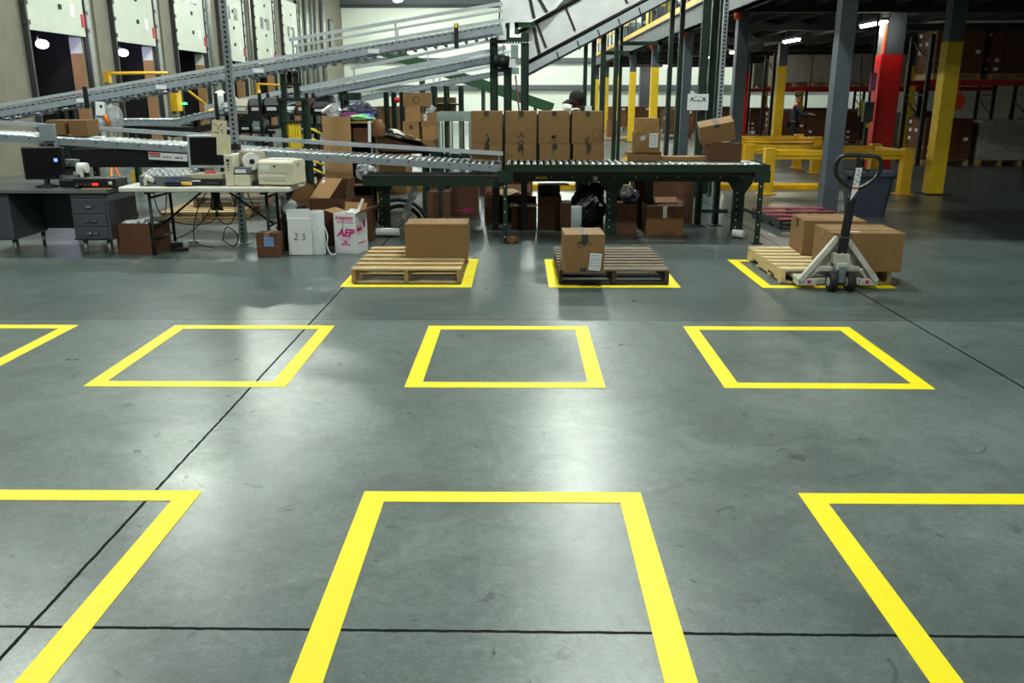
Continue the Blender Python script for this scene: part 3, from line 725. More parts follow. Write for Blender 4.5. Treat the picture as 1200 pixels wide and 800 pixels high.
loft(m_, [rr(.46, .40, .06, 0), rr(.60, .50, .07, .58), rr(.60, .50, .07, .62), rr(.57, .47, .06, .62), rr(.43, .37, .05, .02)])
m_.build('body', 'bin_blue', bn)
m_ = MB(); loft(m_, [rr(.63, .53, .07, .57), rr(.65, .55, .07, .58), rr(.65, .55, .07, .64), rr(.58, .48, .06, .645), rr(.575, .475, .06, .57)], (False, False)); m_.build('rim', 'bin_blue', bn)
for s in (-1, 1): MB().bx(min(s * .31, s * .345), max(s * .31, s * .345), -.08, .08, .5, .57).build('handle', 'bin_blue', bn, bevel=.01)
pallet((3.86, 11.75, 0), 'reddish pallet lying on the floor between the conveyor end and the grey column', .04, wood='red_wood', under='black_plastic', side='black_plastic', n=4, group='pallets lying behind the conveyor')

# ------------------------------------------------------------------ low yellow guard barriers
def barrier(x0, x1, y0, y1, label, zt=.78):
    r = empty('guard_barrier', ((x0 + x1) / 2, (y0 + y1) / 2, 0), label=label, cat='guard rail', group='yellow guard barriers')
    w, d = (x1 - x0) / 2, (y1 - y0) / 2
    for sx in (-1, 1):
        for sy in (-1, 1):
            MB().bx(sx * w - .09, sx * w + .09, sy * d - .09, sy * d + .09, 0, zt).bx(sx * w - .14, sx * w + .14, sy * d - .14, sy * d + .14, 0, .025).bx(sx * w - .1, sx * w + .1, sy * d - .1, sy * d + .1, zt, zt + .02).build('post', 'yellow', r, bevel=.012)
    for sy in (-1, 1):
        prof = [(sy * d - .05, zt - .17), (sy * d + .05, zt - .17), (sy * d + .05, zt - .12), (sy * d + .07, zt - .10), (sy * d + .05, zt - .08), (sy * d + .05, zt - .02), (sy * d - .05, zt - .02), (sy * d - .05, zt - .08), (sy * d - .07, zt - .10), (sy * d - .05, zt - .12)]
        MB().prism(prof, 'x', -w + .09, w - .09).build('rail', 'yellow', r)
    for sx in (1,): MB().bx(sx * w - .05, sx * w + .05, -d + .09, d - .09, zt - .17, zt - .02).build('end_rail', 'yellow', r, bevel=.01)
barrier(4.36, 6.76, 15.3, 16.7, 'front low yellow guard barrier right of the conveyor, behind the pallet jack')
barrier(4.9, 6.62, 19.6, 20.9, 'rear low yellow guard barrier behind the front one')
kb = empty('floor_curb_rail', (1.5, 16.05, 0), label='long low yellow curb rail lying along the floor behind the conveyor', cat='curb')
MB().prism([(-.08, 0), (.08, 0), (.08, .09), (.05, .12), (-.05, .12), (-.08, .09)], 'x', -7.2, 4.0).build('rail', 'yellow', kb)
MB().bx(4.05, 4.12, -.1, .1, 0, .1).build('end_stop', 'black_steel', kb)
for k in range(5): MB().bx(-6.8 + k * 2.6, -6.6 + k * 2.6, -.14, .14, 0, .02).build('anchor_foot', 'yellow', kb)

# ------------------------------------------------------------------ steel desk at the left
D = empty('steel_desk', (-5.16, 9.62, 0), label='grey steel office desk with a three drawer pedestal', cat='desk')
MB().bx(-.78, .76, -.48, .28, .675, .715).build('desk_top', 'desk_top', D, bevel=.012)
MB().bx(-.78, .76, -.485, -.47, .68, .71).build('top_trim', 'chrome', D)
pd = MB().bx(.32, .73, -.44, .26, .165, .675).build('pedestal', 'desk', D, bevel=.02)
MB().bx(-.74, -.34, -.44, .26, .165, .675).build('pedestal', 'desk', D, bevel=.02)
MB().bx(-.34, .32, .22, .24, .2, .675).build('modesty_panel', 'desk', D)
MB().bx(.36, .70, -.452, -.43, .625, .668).build('pull_board', 'desk', pd, bevel=.003)
for z0, z1, n in ((.455, .612, 1), (.32, .447, 2), (.185, .312, 2)):
    dw = MB().bx(.352, .70, -.455, -.43, z0, z1).build('drawer', 'desk', pd, bevel=.006)
    for k in range(n):
        xx = .526 + (0 if n == 1 else (-.035, .045)[k]); l = .07 if n == 1 else .045
        MB().tube([(xx - l / 2, -.455, (z0 + z1) / 2), (xx - l / 2 + .008, -.478, (z0 + z1) / 2), (xx + l / 2 - .008, -.478, (z0 + z1) / 2), (xx + l / 2, -.455, (z0 + z1) / 2)], .009, 8).build('handle', 'chrome', pd)
for x in (-.70, -.38, .40, .66):
    for y in (-.38, .2): MB().tube([(x, y, .165), (x, y, .0)], [.026, .018], 10).build('leg', 'chrome', D)
zd = .717
# on the desk
mo = empty('desktop_monitor', (-5.2, 9.45, zd), .2, label='dark monitor with a small blue light at the left edge of the desk', cat='monitor')
MB().bx(-.21, .21, -.03, .03, .08, .43).build('case', 'black_plastic', mo, bevel=.012); MB().bx(-.185, .185, -.033, -.03, .105, .405).build('screen', 'screen', mo)
MB().lathe([(.001, 0), (.12, 0), (.12, .012), (.03, .03), (.03, .09), (.001, .09)], 16).build('stand', 'black_plastic', mo)
MB().bx(.11, .145, -.0345, -.033, .27, .305).build('blue_light', 'led_blue', mo)
tp = empty('receipt_printer', (-4.93, 9.5, zd), -.05, label='black desktop printer with a curling white paper roll', cat='printer')
MB().prism([(-.12, 0), (.14, 0), (.14, .19), (.02, .21), (-.08, .12), (-.12, .09)], 'x', -.105, .115).build('body', 'black_plastic', tp, bevel=.012)
for k in range(3): MB().bx(-.1, .11, -.125 + k * .018, -.115 + k * .018, .07 + k * .022, .083 + k * .022).build('ridge', 'grey_plastic', tp)
MB().tube([(.06, .02, .20), (.16, .02, .20)], .055, 18).bx(.075, .155, -.06, -.057, .10, .2).build('paper_roll', 'paper', tp)
MB().bx(-.1, .05, -.02, .09, .21, .29).cyl((-.02, -.02, .25), (-.02, -.05, .25), .02).build('roll_holder', 'grey_plastic', tp, bevel=.01)
sw = empty('network_box', (-4.60, 9.42, zd), -.02, label='flat black electronic box with red light on the desk corner', cat='electronics')
MB().bx(-.23, .24, -.14, .14, .012, .105).build('case', 'black_plastic', sw, bevel=.008); MB().bx(-.02, .045, -.1415, -.14, .03, .055).build('red_display', 'led_red', sw)
q = MB()
for k in range(4): q.bx(-.2 + k * .045, -.18 + k * .045, -.1415, -.14, .035, .05)
q.build('button_row', 'grey_plastic', sw); MB().bx(.16, .2, -.1415, -.14, .04, .075).build('white_tag', 'label', sw)
for x in (-.2, .2):
    for y in (-.11, .11): MB().cyl((x, y, 0), (x, y, .013), .015, 8).build('foot', 'black_rubber', sw)
ms = MB(); ms.ball((0, 0, .012), .05, 12, 8, sq=(.6, 1, .4)); ms.build('computer_mouse', 'black_plastic', None, (-4.78, 9.27, zd + .004), .3, label='black computer mouse on the front of the grey desk', cat='mouse')
MB().bx(-.16, .16, -.09, .09, 0, .004).build('notepad', 'card', None, (-4.55, 9.245, zd), .02, label='brown pad under the black electronic box on the desk corner', cat='pad')

# ------------------------------------------------------------------ white folding table
T = empty('folding_table', (-3.375, 9.5, 0), label='white folding table with black legs holding the printers', cat='table')
m_ = MB(); loft(m_, [rr(1.81, .735, .05, .69), rr(1.835, .76, .06, .70), rr(1.835, .76, .06, .735), rr(1.82, .745, .06, .742)]); m_.build('tabletop', 'plastic_white', T)
for s in (-1, 1):
    x = s * .62; yl = .28 if s < 0 else .2
    for y in (-yl, yl):
        MB().tube([(x, y, .69), (x, y, .12), (x + s * .0, y * 1.05, .0)], .0165, 10).build('leg', 'black_steel', T)
    MB().tube([(x, -yl, .17), (x, yl, .17)], .013, 8).build('cross_bar', 'black_steel', T); MB().tube([(x, -yl, .62), (x, yl, .62)], .013, 8).build('cross_bar', 'black_steel', T)
    MB().tube([(x, 0, .30), (s * .12, 0, .68)], .012, 8).tube([(x, -yl, .30), (x, yl, .30)], .012, 8).build('brace', 'black_steel', T)
    MB().bx(x - .03, x + .03, -.33, .33, .665, .692).build('leg_bracket', 'black_steel', T)
zt = .743
mo = empty('flat_monitor', (-3.46, 9.62, zt), .08, label='silver framed flat monitor with dark screen on the folding table', cat='monitor')
fm = MB().box((0, 0, .345), (.42, .045, .355), (-.12, 0, 0)).build('case', 'silver_plastic', mo, bevel=.012)
MB().box((.0, -.026, .348), (.362, .006, .298), (-.12, 0, 0)).build('screen', 'screen', mo)
MB().bx(-.05, .05, .0, .05, .02, .22).lathe([(.001, 0), (.13, 0), (.13, .012), (.05, .025), (.001, .03)], 18).build('stand', 'silver_plastic', mo)
pc = empty('flat_computer', (-3.42, 9.42, zt), 0, label='flat beige and black desktop computer lying in front of the monitor', cat='computer')
MB().bx(-.19, .2, -.13, .15, .0, .075).build('lower_case', 'black_plastic', pc, bevel=.006); MB().bx(-.195, .205, -.135, .155, .075, .125).build('upper_case', 'beige_dark', pc, bevel=.008)
text('Compact', .022, 'label', pc, (-.09, -.1305, .05), FRONT) if False else MB().bx(-.13, -.03, -.1315, -.13, .045, .062).build('white_badge', 'label', pc)
MB().bx(.04, .16, -.1315, -.13, .03, .036).build('drive_slot', 'grey_plastic', pc)
m_ = MB(); m_.box((0, 0, .012), (.11, .06, .02), (0, 0, .2)); m_.build('orange_box_cutter', 'orange_red', None, (-3.36, 9.37, zt + .125), 0, label='small orange handheld tool lying on the flat computer', cat='tool')
lt = empty('button_panel', (-3.83, 9.42, zt), .0, label='grey slanted box topped with rows of small white knobs', cat='electronics')
lb = MB().prism([(-.16, 0), (.16, 0), (.16, .16), (-.16, .105)], 'x', -.27, .28).build('case', 'grey_plastic', lt, bevel=.006)
MB().bx(-.19, .2, -.158, -.12, 0, .04).build('lower_drawer', 'black_plastic', lt)
for i in range(3):
    for k in range(8):
        y = -.11 + i * .1; MB().cyl((-.22 + k * .065 + i * .01, y, .133 + y * .172), (-.22 + k * .065 + i * .01, y, .155 + y * .172), .013, 8).build('knob', 'label', lt)
MB().bx(-.01, .06, -.1595, -.158, .01, .03).build('display', 'label_blue', lt)
sc = empty('barcode_scanner', (-4.02, 9.24, zt), .4, label='small white handheld scanner standing on the table front', cat='scanner')
MB().tube([(.0, 0, .012), (-.01, 0, .06), (.01, 0, .095)], [.022, .018, .022], 10).build('handle', 'plastic_white', sc)
MB().tube([(-.01, 0, .1), (.05, 0, .075), (.085, 0, .055)], [.026, .03, .026], 10).build('head', 'plastic_white', sc); MB().cyl((.085, 0, .055), (.095, 0, .02), .022, 10).build('nozzle', 'black_plastic', sc)
tg = empty('tape_dispenser', (-3.68, 9.22, zt), -.05, label='black tape gun with a yellow handle lying on the table front edge', cat='tape gun')
MB().bx(-.13, .05, -.03, .04, .012, .06).build('body', 'black_plastic', tg, bevel=.01); MB().tube([(.05, 0, .035), (.16, 0, .03)], .018, 10).build('handle', 'envelope', tg); MB().bx(-.09, .0, -.02, .02, .06, .07).build('blue_roll', 'blue', tg)
lp = empty('label_printer', (-2.985, 9.42, zt), -.06, label='beige label printer with an exposed white roll on the table', cat='label printer')
m_ = MB(); m_.bx(-.175, -.08, -.17, .17, 0, .33); m_.build('front_column', 'beige', lp, bevel=.012)
MB().bx(-.08, .09, -.16, .16, 0, .125).build('lower_case', 'beige', lp, bevel=.01)
MB().prism([(-.0, .125), (.16, .125), (.16, .36), (.04, .36)], 'x', -.08, .17).build('rear_cover', 'beige_dark', lp, bevel=.01)
MB().bx(-.07, .10, -.17, -.02, .135, .20).build('print_head', 'grey_plastic', lp, bevel=.006); MB().bx(-.06, .06, -.1715, -.17, .14, .18).build('label_strip', 'label', lp)
MB().cyl((.06, .0, .255), (.105, -.09, .255), .09, 24).build('label_roll', 'paper', lp); MB().cyl((.104, -.088, .255), (.108, -.096, .255), .028, 14).build('roll_core', 'black_plastic', lp)
q = MB()
for z, r in ((.27, .018), (.23, .012), (.2, .008), (.17, .008)): q.cyl((-.13, -.17, z), (-.13, -.173, z), r, 10)
q.build('button', 'black_plastic', lp)
MB().bx(.1, .2, -.1, .1, 0, .05).build('power_unit', 'black_plastic', lp)
mp = empty('manila_folder', (-3.165, 9.45, zt), 0, label='two cream paper cards propped up on the label printer', cat='card')
MB().box((-.005, -.14, .42), (.15, .006, .19), (-.12, .03, .03)).build('lower_card', 'manila', mp); MB().box((-.05, -.10, .595), (.155, .006, .18), (-.1, .08, .05)).build('upper_card', 'manila', mp)
q = MB()
for (x, z, l, t) in ((-.09, .64, .05, .5), (-.03, .635, .05, -.7), (-.08, .56, .06, .2), (-.02, .57, .05, 1.2), (-.06, .6, .03, 1.4)): q.box((x, -.107 + (z - .595) * .12, z), (l, .002, .007), (0, t, 0))
q.build('handwriting', 'ink', mp)
MB().tube([(-.01, -.06, 0), (-.01, -.1, .36)], .006, 6).build('clip_wire', 'black_steel', mp)
la = empty('laser_printer', (-2.6, 9.42, zt), -.17, label='cream laser printer on the right end of the folding table', cat='printer')
MB().prism([(-.17, .012), (.18, .012), (.18, .25), (.12, .275), (-.10, .275), (-.17, .25)], 'x', -.2, .2).build('body', 'beige', la, bevel=.014)
MB().bx(-.165, .165, -.178, -.16, .02, .085).build('paper_tray', 'beige', la, bevel=.006); MB().bx(-.13, .13, -.184, -.178, .055, .07).build('tray_grip', 'beige_dark', la)
MB().bx(-.19, .13, -.176, -.165, .135, .142).build('front_slot', 'beige_dark', la); MB().bx(-.185, .13, -.182, -.165, .09, .13).build('front_door', 'plastic_white', la, bevel=.004)
MB().bx(-.17, -.06, -.1725, -.17, .175, .225).build('white_note', 'label', la); MB().cyl((.0, -.17, .21), (.0, -.174, .21), .012).build('emblem', 'ink', la)
MB().bx(-.14, .14, -.08, .1, .275, .282).build('top_cover', 'plastic_white', la); MB().bx(.1995, .203, -.05, .02, .2, .24).build('side_vent', 'beige_dark', la)
for x in (-.17, .17):
    for y in (-.14, .14): MB().cyl((x, y, 0), (x, y, .014), .015, 8).build('foot', 'black_rubber', la)
# cables hanging under the table
def cable(pts, label, r=.006, m='black_rubber', group='cables under the table'):
    return MB().tube(catmull(pts, 6), r, 6).build('power_cable', m, label=label, cat='cable', group=group)
cable([(-3.5, 9.72, .68), (-3.52, 9.7, .45), (-3.75, 9.75, .2), (-4.05, 9.8, .06), (-4.2, 9.85, .012)], 'black cable sweeping from table middle down to the left floor')
cable([(-3.46, 9.7, .68), (-3.44, 9.68, .35), (-3.3, 9.66, .28), (-3.22, 9.66, .45), (-3.28, 9.68, .67)], 'black cable looping under the table near the slotted post')
cable([(-3.42, 9.75, .68), (-3.5, 9.76, .32), (-3.8, 9.8, .25), (-4.1, 9.85, .3)], 'black cable sagging low behind the table legs')
cable([(-3.1, 9.7, .68), (-2.98, 9.7, .4), (-2.75, 9.72, .3), (-2.6, 9.74, .6)], 'black cable hanging between the right table legs')
cable([(-3.38, 9.6, .1), (-3.3, 9.55, .26), (-3.2, 9.6, .15), (-3.28, 9.66, .02), (-3.38, 9.62, .1)], 'coiled black cable at the foot of the slotted post')
cable([(-3.5, 9.62, .012), (-3.7, 9.6, .1), (-3.66, 9.66, .42), (-3.52, 9.7, .67)], 'black cable rising from the floor under the monitor')
cable([(-4.2, 9.82, .69), (-4.2, 9.86, .45), (-4.12, 9.88, .36), (-4.05, 9.84, .69)], 'thin cable loop behind the left table legs')
m_ = MB()
for k in range(5): m_.tube(catmull([(-3.47 + k * .018, 9.7, .69), (-3.48 + k * .02, 9.68, .55), (-3.5 + k * .03, 9.7, .43), (-3.46 + k * .01, 9.69, .5), (-3.45 + k * .012, 9.7, .68)], 5), .009, 6)
m_.build('cable_bundle', 'black_rubber', label='thick bundle of black cables knotted under the table middle', cat='cable', group='cables under the table')
ad = MB(); ad.bx(-.06, .06, -.05, .05, 0, .09); ad.bx(-.04, .12, -.12, -.04, 0, .04); ad.build('power_adapter', 'black_plastic', None, (-3.88, 9.55, 0), .3, label='black power adapters lying on the floor under the table', cat='adapter', bevel=.008)
MB().bx(-.06, .06, -.03, .03, 0, .045).build('small_white_box', 'card_white', None, tuple(G(228, 286)), .1, label='little white box lying on the floor under the table', cat='box')

# slotted galvanised post behind the table
ps = empty('slotted_post', (-3.27, 9.98, 0), label='tall galvanised slotted post rising behind the folding table', cat='post')
m_ = MB().bx(-.04, .04, .0, .004, 0, 5.2).bx(-.04, -.036, .004, .05, 0, 5.2).bx(.036, .04, .004, .05, 0, 5.2); m_.build('channel', 'galv_slots', ps); MB().bx(-.08, .08, -.06, .1, 0, .012).build('foot_plate', 'galv', ps)
MB().bx(-.05, .05, -.03, .06, 1.08, 1.15).build('clamp', 'black_steel', ps)

# ------------------------------------------------------------------ cartons and rolls on the floor at the left
a = G(131, 300); o = open_carton(.40, .42, .34, (a.x + .24, a.y + .31, 0), 'worn brown open carton full of scrap paper under the desk corner', -.12, m='card_dark', flaps=())
bx_ = o
for k, (x, y, z, rz, m) in enumerate(((-.1, -.05, .33, .2, 'paper'), (.02, .03, .345, .9, 'paper'), (.1, -.08, .335, -.4, 'foil'), (-.12, .1, .34, 1.3, 'teal'), (.12, .1, .345, .5, 'paper'))):
    m_ = MB(); m_.ball((0, 0, 0), .12, 9, 5, jit=.25, sq=(1, .8, .22), seed=k)
    m_.build('scrap_paper', m, None, (o.location.x + x, o.location.y + y, z), rz, label=('crumpled white paper at the front of the open desk side carton', 'white sheet across the middle of the open desk side carton', 'shiny crumpled sheet at the right of the open desk side carton',
            'greyish torn sheet at the left of the open desk side carton', 'white scrap at the back of the open desk side carton')[k], cat='paper', group='scrap paper in the open carton')
a, b = G(302, 301.5), G(328, 301.5)
o = carton(b.x - a.x, .17, .262, ((a.x + b.x) / 2, a.y + .085, 0), 'small brown box with pale blue label at the table foot', -.06, m='card_dark', tape='tape_clear')
sticker(o, .02, .17, .105, .1, -.085, m='label_blue', seed=3)
MB().bx(-.12, .12, -.0862, -.0855, .12, .124).build('seam_line', 'card_inside', o)
a, b = G(338, 299.8), G(366, 299.8)
o = empty('white_carton', ((a.x + b.x) / 2, a.y + .12, 0), .0, label='white carton with scribbled handwriting leaning on the dark box', cat='box')
w_ = b.x - a.x
bd = MB().box((0, 0, .20), (w_, .16, .40), (-.05, 0, 0)).build('body', 'card_white', o, bevel=.006)
MB().box((-.012, -.045, .435), (w_ * .98, .008, .13), (-.05, -.03, 0)).build('flap', 'card_white', o)
text('2 5', .11, 'ink', bd, (-.0, -.0925, .205), (pi / 2 - .05, 0, 0), name='handwriting', shear=.1, bold=-.002)
a = G(372, 299)
rl = empty('film_roll', (a.x, a.y + .08, 0), label='tall upright clear film roll beside the scribbled white carton', cat='roll', group='rolls of film')
MB().lathe([(.02, 0), (.078, .0), (.08, .01), (.08, .47), (.076, .48), (.03, .48), (.03, .46)], 24).build('film', 'film', rl); MB().lathe([(.028, .3), (.028, .485), (.034, .485), (.034, .3)], 16).build('core', 'card_light', rl)
MB().tube(catmull([(.08, .0, .3), (.11, -.02, .2), (.10, -.03, .1), (.14, -.05, .012), (.2, -.03, .008)], 5), .008, 6).build('loose_film_tail', 'film', rl)
# white printed carton
X0 = G(393, 296); X1 = G(418.5, 297.5); X2 = G(431, 291)
ang = atan2(X1.y - X0.y, X1.x - X0.x); wA = (X1 - X0).length; dA = .27; hA = .435
o = open_carton(wA, dA, hA, ((X0.x + X1.x) / 2 - sin(ang) * dA / 2, (X0.y + X1.y) / 2 + cos(ang) * dA / 2, 0), 'tall open white carton printed in magenta beside the film roll', ang, m='card_white', flaps=(('l', 75, .12), ('r', 62, .14), ('b', 20, .10)), cat='open box', name='printed_carton')
for c_ in kids(o):
    c_.data.materials.clear(); c_.data.materials.append(MATS['card_light'])
text('AEP', .118, 'pink', o, (.004, -dA / 2 - .0008, .222), FRONT, shear=.3, bold=.007); text('AEP', .114, 'magenta', o, (-.001, -dA / 2 - .0016, .226), FRONT, shear=.3, bold=.003)
f_ = -dA / 2
m_ = MB(); m_.bx(-.105, .105, f_ - .0012, f_, .335, .342); m_.build('printed_rule', 'magenta', o)
text('A', .042, 'magenta', o, (-.095, f_ - .001, .39), FRONT, bold=.003)
m_ = MB()
for k in range(10): m_.bx(-.075 + k * .018, -.062 + k * .018, f_ - .0012, f_, .374, .404)
m_.build('printed_heading', 'magenta', o)
m_ = MB()
for k in range(12): m_.bx(-.09 + k * .0155, -.079 + k * .0155, f_ - .0012, f_, .350, .366)
m_.build('printed_subheading', 'pink', o)
m_ = MB()
for k in range(4): m_.bx(-.07 + k * .012, .075 - k * .012, f_ - .0012, f_, .165 - k * .012, .169 - k * .012)
m_.prism([(-.065, .085), (.065, .085), (.05, .115), (-.05, .115)], 'y', f_ - .0012, f_); m_.build('printed_small_text', 'pink', o)
MB().prism([(-.025, .138), (.03, .138), (.004, .108)], 'y', f_ - .0016, f_).build('printed_emblem', 'magenta', o)
MB().bx(-.09, .06, f_ - .0012, f_, .02, .024).build('printed_base_line', 'pink', o)
MB().box((-.02, f_ - .0016, .335), (.006, .002, .14), (0, .08, 0)).build('dark_streak', 'ink', o)
m_ = MB(); xx = wA / 2
m_.bx(xx, xx + .0012, -.12, -.01, .30, .305); m_.bx(xx, xx + .0012, -.11, .0, .245, .285); m_.bx(xx, xx + .0012, .04, .09, .27, .35); m_.bx(xx, xx + .0012, -.1, .08, .105, .118); m_.build('side_print', 'magenta', o)
m_ = MB(); m_.ball((0, 0, 0), .08, 8, 5, jit=.3, sq=(1, .8, .7), seed=4); m_.build('crumpled_paper', 'paper', None, (o.location.x + .04, o.location.y, .42), label='crumpled white paper sticking out of the magenta printed carton', cat='paper')
m_ = MB().box((0, 0, .13), (.03, .008, .24), (0, .45, 0)); m_.build('foam_strip', 'paper', None, (o.location.x + .09, o.location.y + .06, .34), label='white strip poking out of the right side of the printed carton', cat='strip')
m_ = MB(); m_.ball((0, 0, .0), .085, 10, 7, jit=.22, sq=(1, .9, 1.05), seed=8); m_.build('plastic_bag', 'bag_clear', None, tuple(P(339, 243, 9.42)), label='clear crumpled plastic bag perched above the scribbled white carton', cat='bag')
# dark box behind the white carton (carries the bag)
carton(.22, .26, .49, (-2.55, 9.62, 0), 'dark narrow carton standing behind the scribbled white carton', m='black_plastic')
# big open brown carton with roof-like flaps
o = open_carton(.42, .46, .545, (-2.2, 10.02, 0), 'large open brown carton with raised flaps behind the film roll', .0, m='card_dark', flaps=(('b', -14, .2), ('r', 8, .22), ('f', -62, .0001)))
m_ = MB().prism([(-.21, .545), (.05, .545), (.0, .76), (-.02, .765)], 'y', -.232, -.226) if False else MB()
m_.add([(-.20, -.225, .55), (.02, -.225, .55), (.13, .0, .75), (-.10, .0, .75)], [(0, 1, 2, 3)]); m_.add([(-.20, -.225, .556), (.02, -.225, .556), (.13, .0, .756), (-.10, .0, .756)], [(3, 2, 1, 0)])
m_.build('slanting_flap', 'card_inside', o)
o = open_carton(.30, .36, .50, (-1.93, 10.36, 0), 'open brown carton behind the magenta printed one', .05, m='card_dark', flaps=(('f', 178, .12), ('l', 160, .14)))
for k in range(3):
    MB().box((0, 0, .30), (.30, .012, .60), (-.12 - k * .02, .5, 0)).build('folded_carton', 'card_old', None, (-2.64 + k * .045, 10.16 + k * .04, .05), .1, label=('front flattened carton leaning beside the table end', 'middle flattened carton leaning beside the table end', 'rear flattened carton leaning beside the table end')[k], cat='flat box', group='flattened cartons leaning at the table end')
MB().tube([(0, 0, 0), (.09, .0, .2)], .014, 10).build('white_tube', 'paper', None, (-2.36, 9.98, .54), label='thin white tube sticking up behind the table end', cat='tube')
# pallets lying behind the table
for k, (x, y, z, lb) in enumerate(((-4.45, 12.35, 0, 'worn wooden pallet on the floor behind the folding table'), (-4.2, 12.9, .146, 'upper dark wooden pallet lying behind the folding table'))):
    pallet((x, y, z), lb, .06 + .05 * k, wood='wood' if k == 0 else 'wood_grey', W=1.1, L=1.2, group='pallets lying behind the conveyor')
# ------------------------------------------------------------------ roller conveyors
def conveyor(name, pts, y0, y1, label, frame='galv_paint', pitch=.0762, rr_=.024, fh=.075, rails=(), skip=0., rollers=True, cat='conveyor', group=None, bolts=.23, lim=100):
    """pts: (x, z of frame top) polyline along x; frames at y0 and y1; rollers across, a child each"""
    r = empty(name, (pts[0][0], y0, 0), label=label, cat=cat, group=group); ox, oy = pts[0][0], y0
    for y in (y0, y1):
        f = MB()
        for (xa, za), (xb, zb) in zip(pts, pts[1:]):
            s = 1 if y == y0 else -1
            f.bar((xa - ox, y - oy, za - fh / 2), (xb - ox, y - oy, zb - fh / 2), .006, fh)
            f.bar((xa - ox, y - oy + s * .018, za - .003), (xb - ox, y - oy + s * .018, zb - .003), .036, .005)
            f.bar((xa - ox, y - oy + s * .018, za - fh + .003), (xb - ox, y - oy + s * .018, zb - fh + .003), .036, .005)
        fo = f.build('side_frame', frame, r)
        if bolts and y == y0:
            q = MB()
            for (xa, za), (xb, zb) in zip(pts, pts[1:]):
                n = int(hypot(xb - xa, zb - za) / bolts)
                for k in range(n):
                    t = (k + .5) / n; x = xa + (xb - xa) * t - ox; z = za + (zb - za) * t
                    q.bx(x - .012, x + .012, -.008, -.003, z - fh * .30, z - fh * .16) if bolts < .2 else q.cyl((x, -.004, z - fh * .3), (x, -.011, z - fh * .3), .010, 6)
            if bolts < .2:
                for (xa, za), (xb, zb) in zip(pts, pts[1:]): q.bar((xa - ox, -.0045, za - fh * .23), (xb - ox, -.0045, zb - fh * .23), .003, .004)
            q.build('bolt_pattern', 'black_steel', fo)
    if rollers:
        proto = None; cnt = 0; ax = MB()
        for (xa, za), (xb, zb) in zip(pts, pts[1:]):
            L = hypot(xb - xa, zb - za); n = int(L / pitch)
            for k in range(n):
                t = (k + .5) * pitch / L; x = xa + (xb - xa) * t; z = za + (zb - za) * t
                if x < pts[0][0] + skip: continue
                if cnt >= lim: break
                l = (x - ox, (y1 - y0) / 2, z - .012)
                if proto is None:
                    w = (y1 - y0) / 2 - .008
                    proto = MB().cyl((0, -w, 0), (0, w, 0), rr_, 12).build('roller', 'roller', r, l)
                else: dup(proto, r, l)
                cnt += 1
    for (dz, yy, xa, xb, h) in rails:           # guard rails: height over frame, y, x range
        def zat(x):
            for (ax_, az), (bx__, bz) in zip(pts, pts[1:]):
                if x <= bx__ + 1e-6: return az + (bz - az) * (x - ax_) / (bx__ - ax_)
            return pts[-1][1]
        f = MB(); seg = [xa] + [p[0] for p in pts if xa < p[0] < xb] + [xb]
        for a, b in zip(seg, seg[1:]):
            f.bar((a - ox, yy - oy, zat(a) + dz), (b - ox, yy - oy, zat(b) + dz), .03, h)
        n = max(2, int((xb - xa) / 1.3))
        go = f.build('guard_rail', 'rail_paint', r)
        for k in range(n + 1):
            x = xa + .05 + (xb - xa - .1) * k / n; MB().bx(x - ox - .012, x - ox + .012, yy - oy + (.016 if yy > y0 + .1 else -.02), yy - oy + (.021 if yy > y0 + .1 else -.016), zat(x) - fh * .6, zat(x) + dz + h / 2).build('rail_bracket', 'galv', go)
    return r
def legs(r, specs, m='green'):
    """specs: (x, y, z_top, width, depth, foot) in world terms, added as children of conveyor r"""
    for (x, y, zt, w, d, *rest) in specs:
        z0 = rest[0] if rest else 0
        f = MB(); lx, ly = x - r.location.x, y - r.location.y
        f.bx(lx - w / 2, lx + w / 2, ly - d / 2, ly + d / 2, z0 + .01, zt)
        f.bx(lx - w / 2 - .03, lx + w / 2 + .03, ly - d / 2 - .03, ly + d / 2 + .03, z0, z0 + .012)
        l = f.build('leg', m, r)
        if w > .04:
            q = MB(); n = max(2, int((zt - z0) / .16))
            for k in range(n): q.cyl((lx - w * .12, ly - d / 2 - .002, z0 + .08 + k * (zt - z0 - .1) / n), (lx - w * .12, ly - d / 2 + .001, z0 + .08 + k * (zt - z0 - .1) / n), .008, 6)
            q.build('bolt_hole', 'label', l)
# near grey gravity conveyor, falling gently to the right
a0, a1, a2 = P(100, 164, 10.25), P(300, 176.4, 10.25), P(586, 194, 10.25)
sl = (a1.z - a0.z) / (a1.x - a0.x)
g1 = conveyor('gravity_roller_conveyor', [(-6.7, a0.z + sl * (-6.7 - a0.x)), (a0.x, a0.z), (a1.x, a1.z), (a2.x, a2.z)], 10.25, 10.93, 'near grey roller conveyor sloping down from left behind the desk and table',
     rails=((.095, 10.95, -6.7, a2.x + .02, .05),), skip=.2)
legs(g1, [(-5.35, 10.3, 1.1, .06, .06), (-5.35, 10.9, 1.1, .06, .06), (-2.9, 10.9, .98, .05, .05)])
lx = -g1.location.x; ly = -10.25
MB().bx(-5.62 + lx, -5.44 + lx, -.06, -.006, 1.17, 1.36).bx(-5.47 + lx, -5.43 + lx, -.05, -.008, .7, 1.2).build('end_bracket', 'galv_paint', g1, bevel=.004)
MB().bx(-5.4 + lx, -3.75 + lx, .03, .6, .86, 1.075).build('drive_guard', 'black_steel', g1, bevel=.01)
s_ = P(173, 178, 10.2); s2 = P(219, 183.5, 10.2)
sg = MB().bx(0, s2.x - s_.x, -.004, 0, -.085, 0).build('hanging_sign', 'label', None, (s_.x, 10.225, s_.z - .002), rot=(0, .055, 0), label='long white sign with red corner block taped below the grey conveyor', cat='sign')
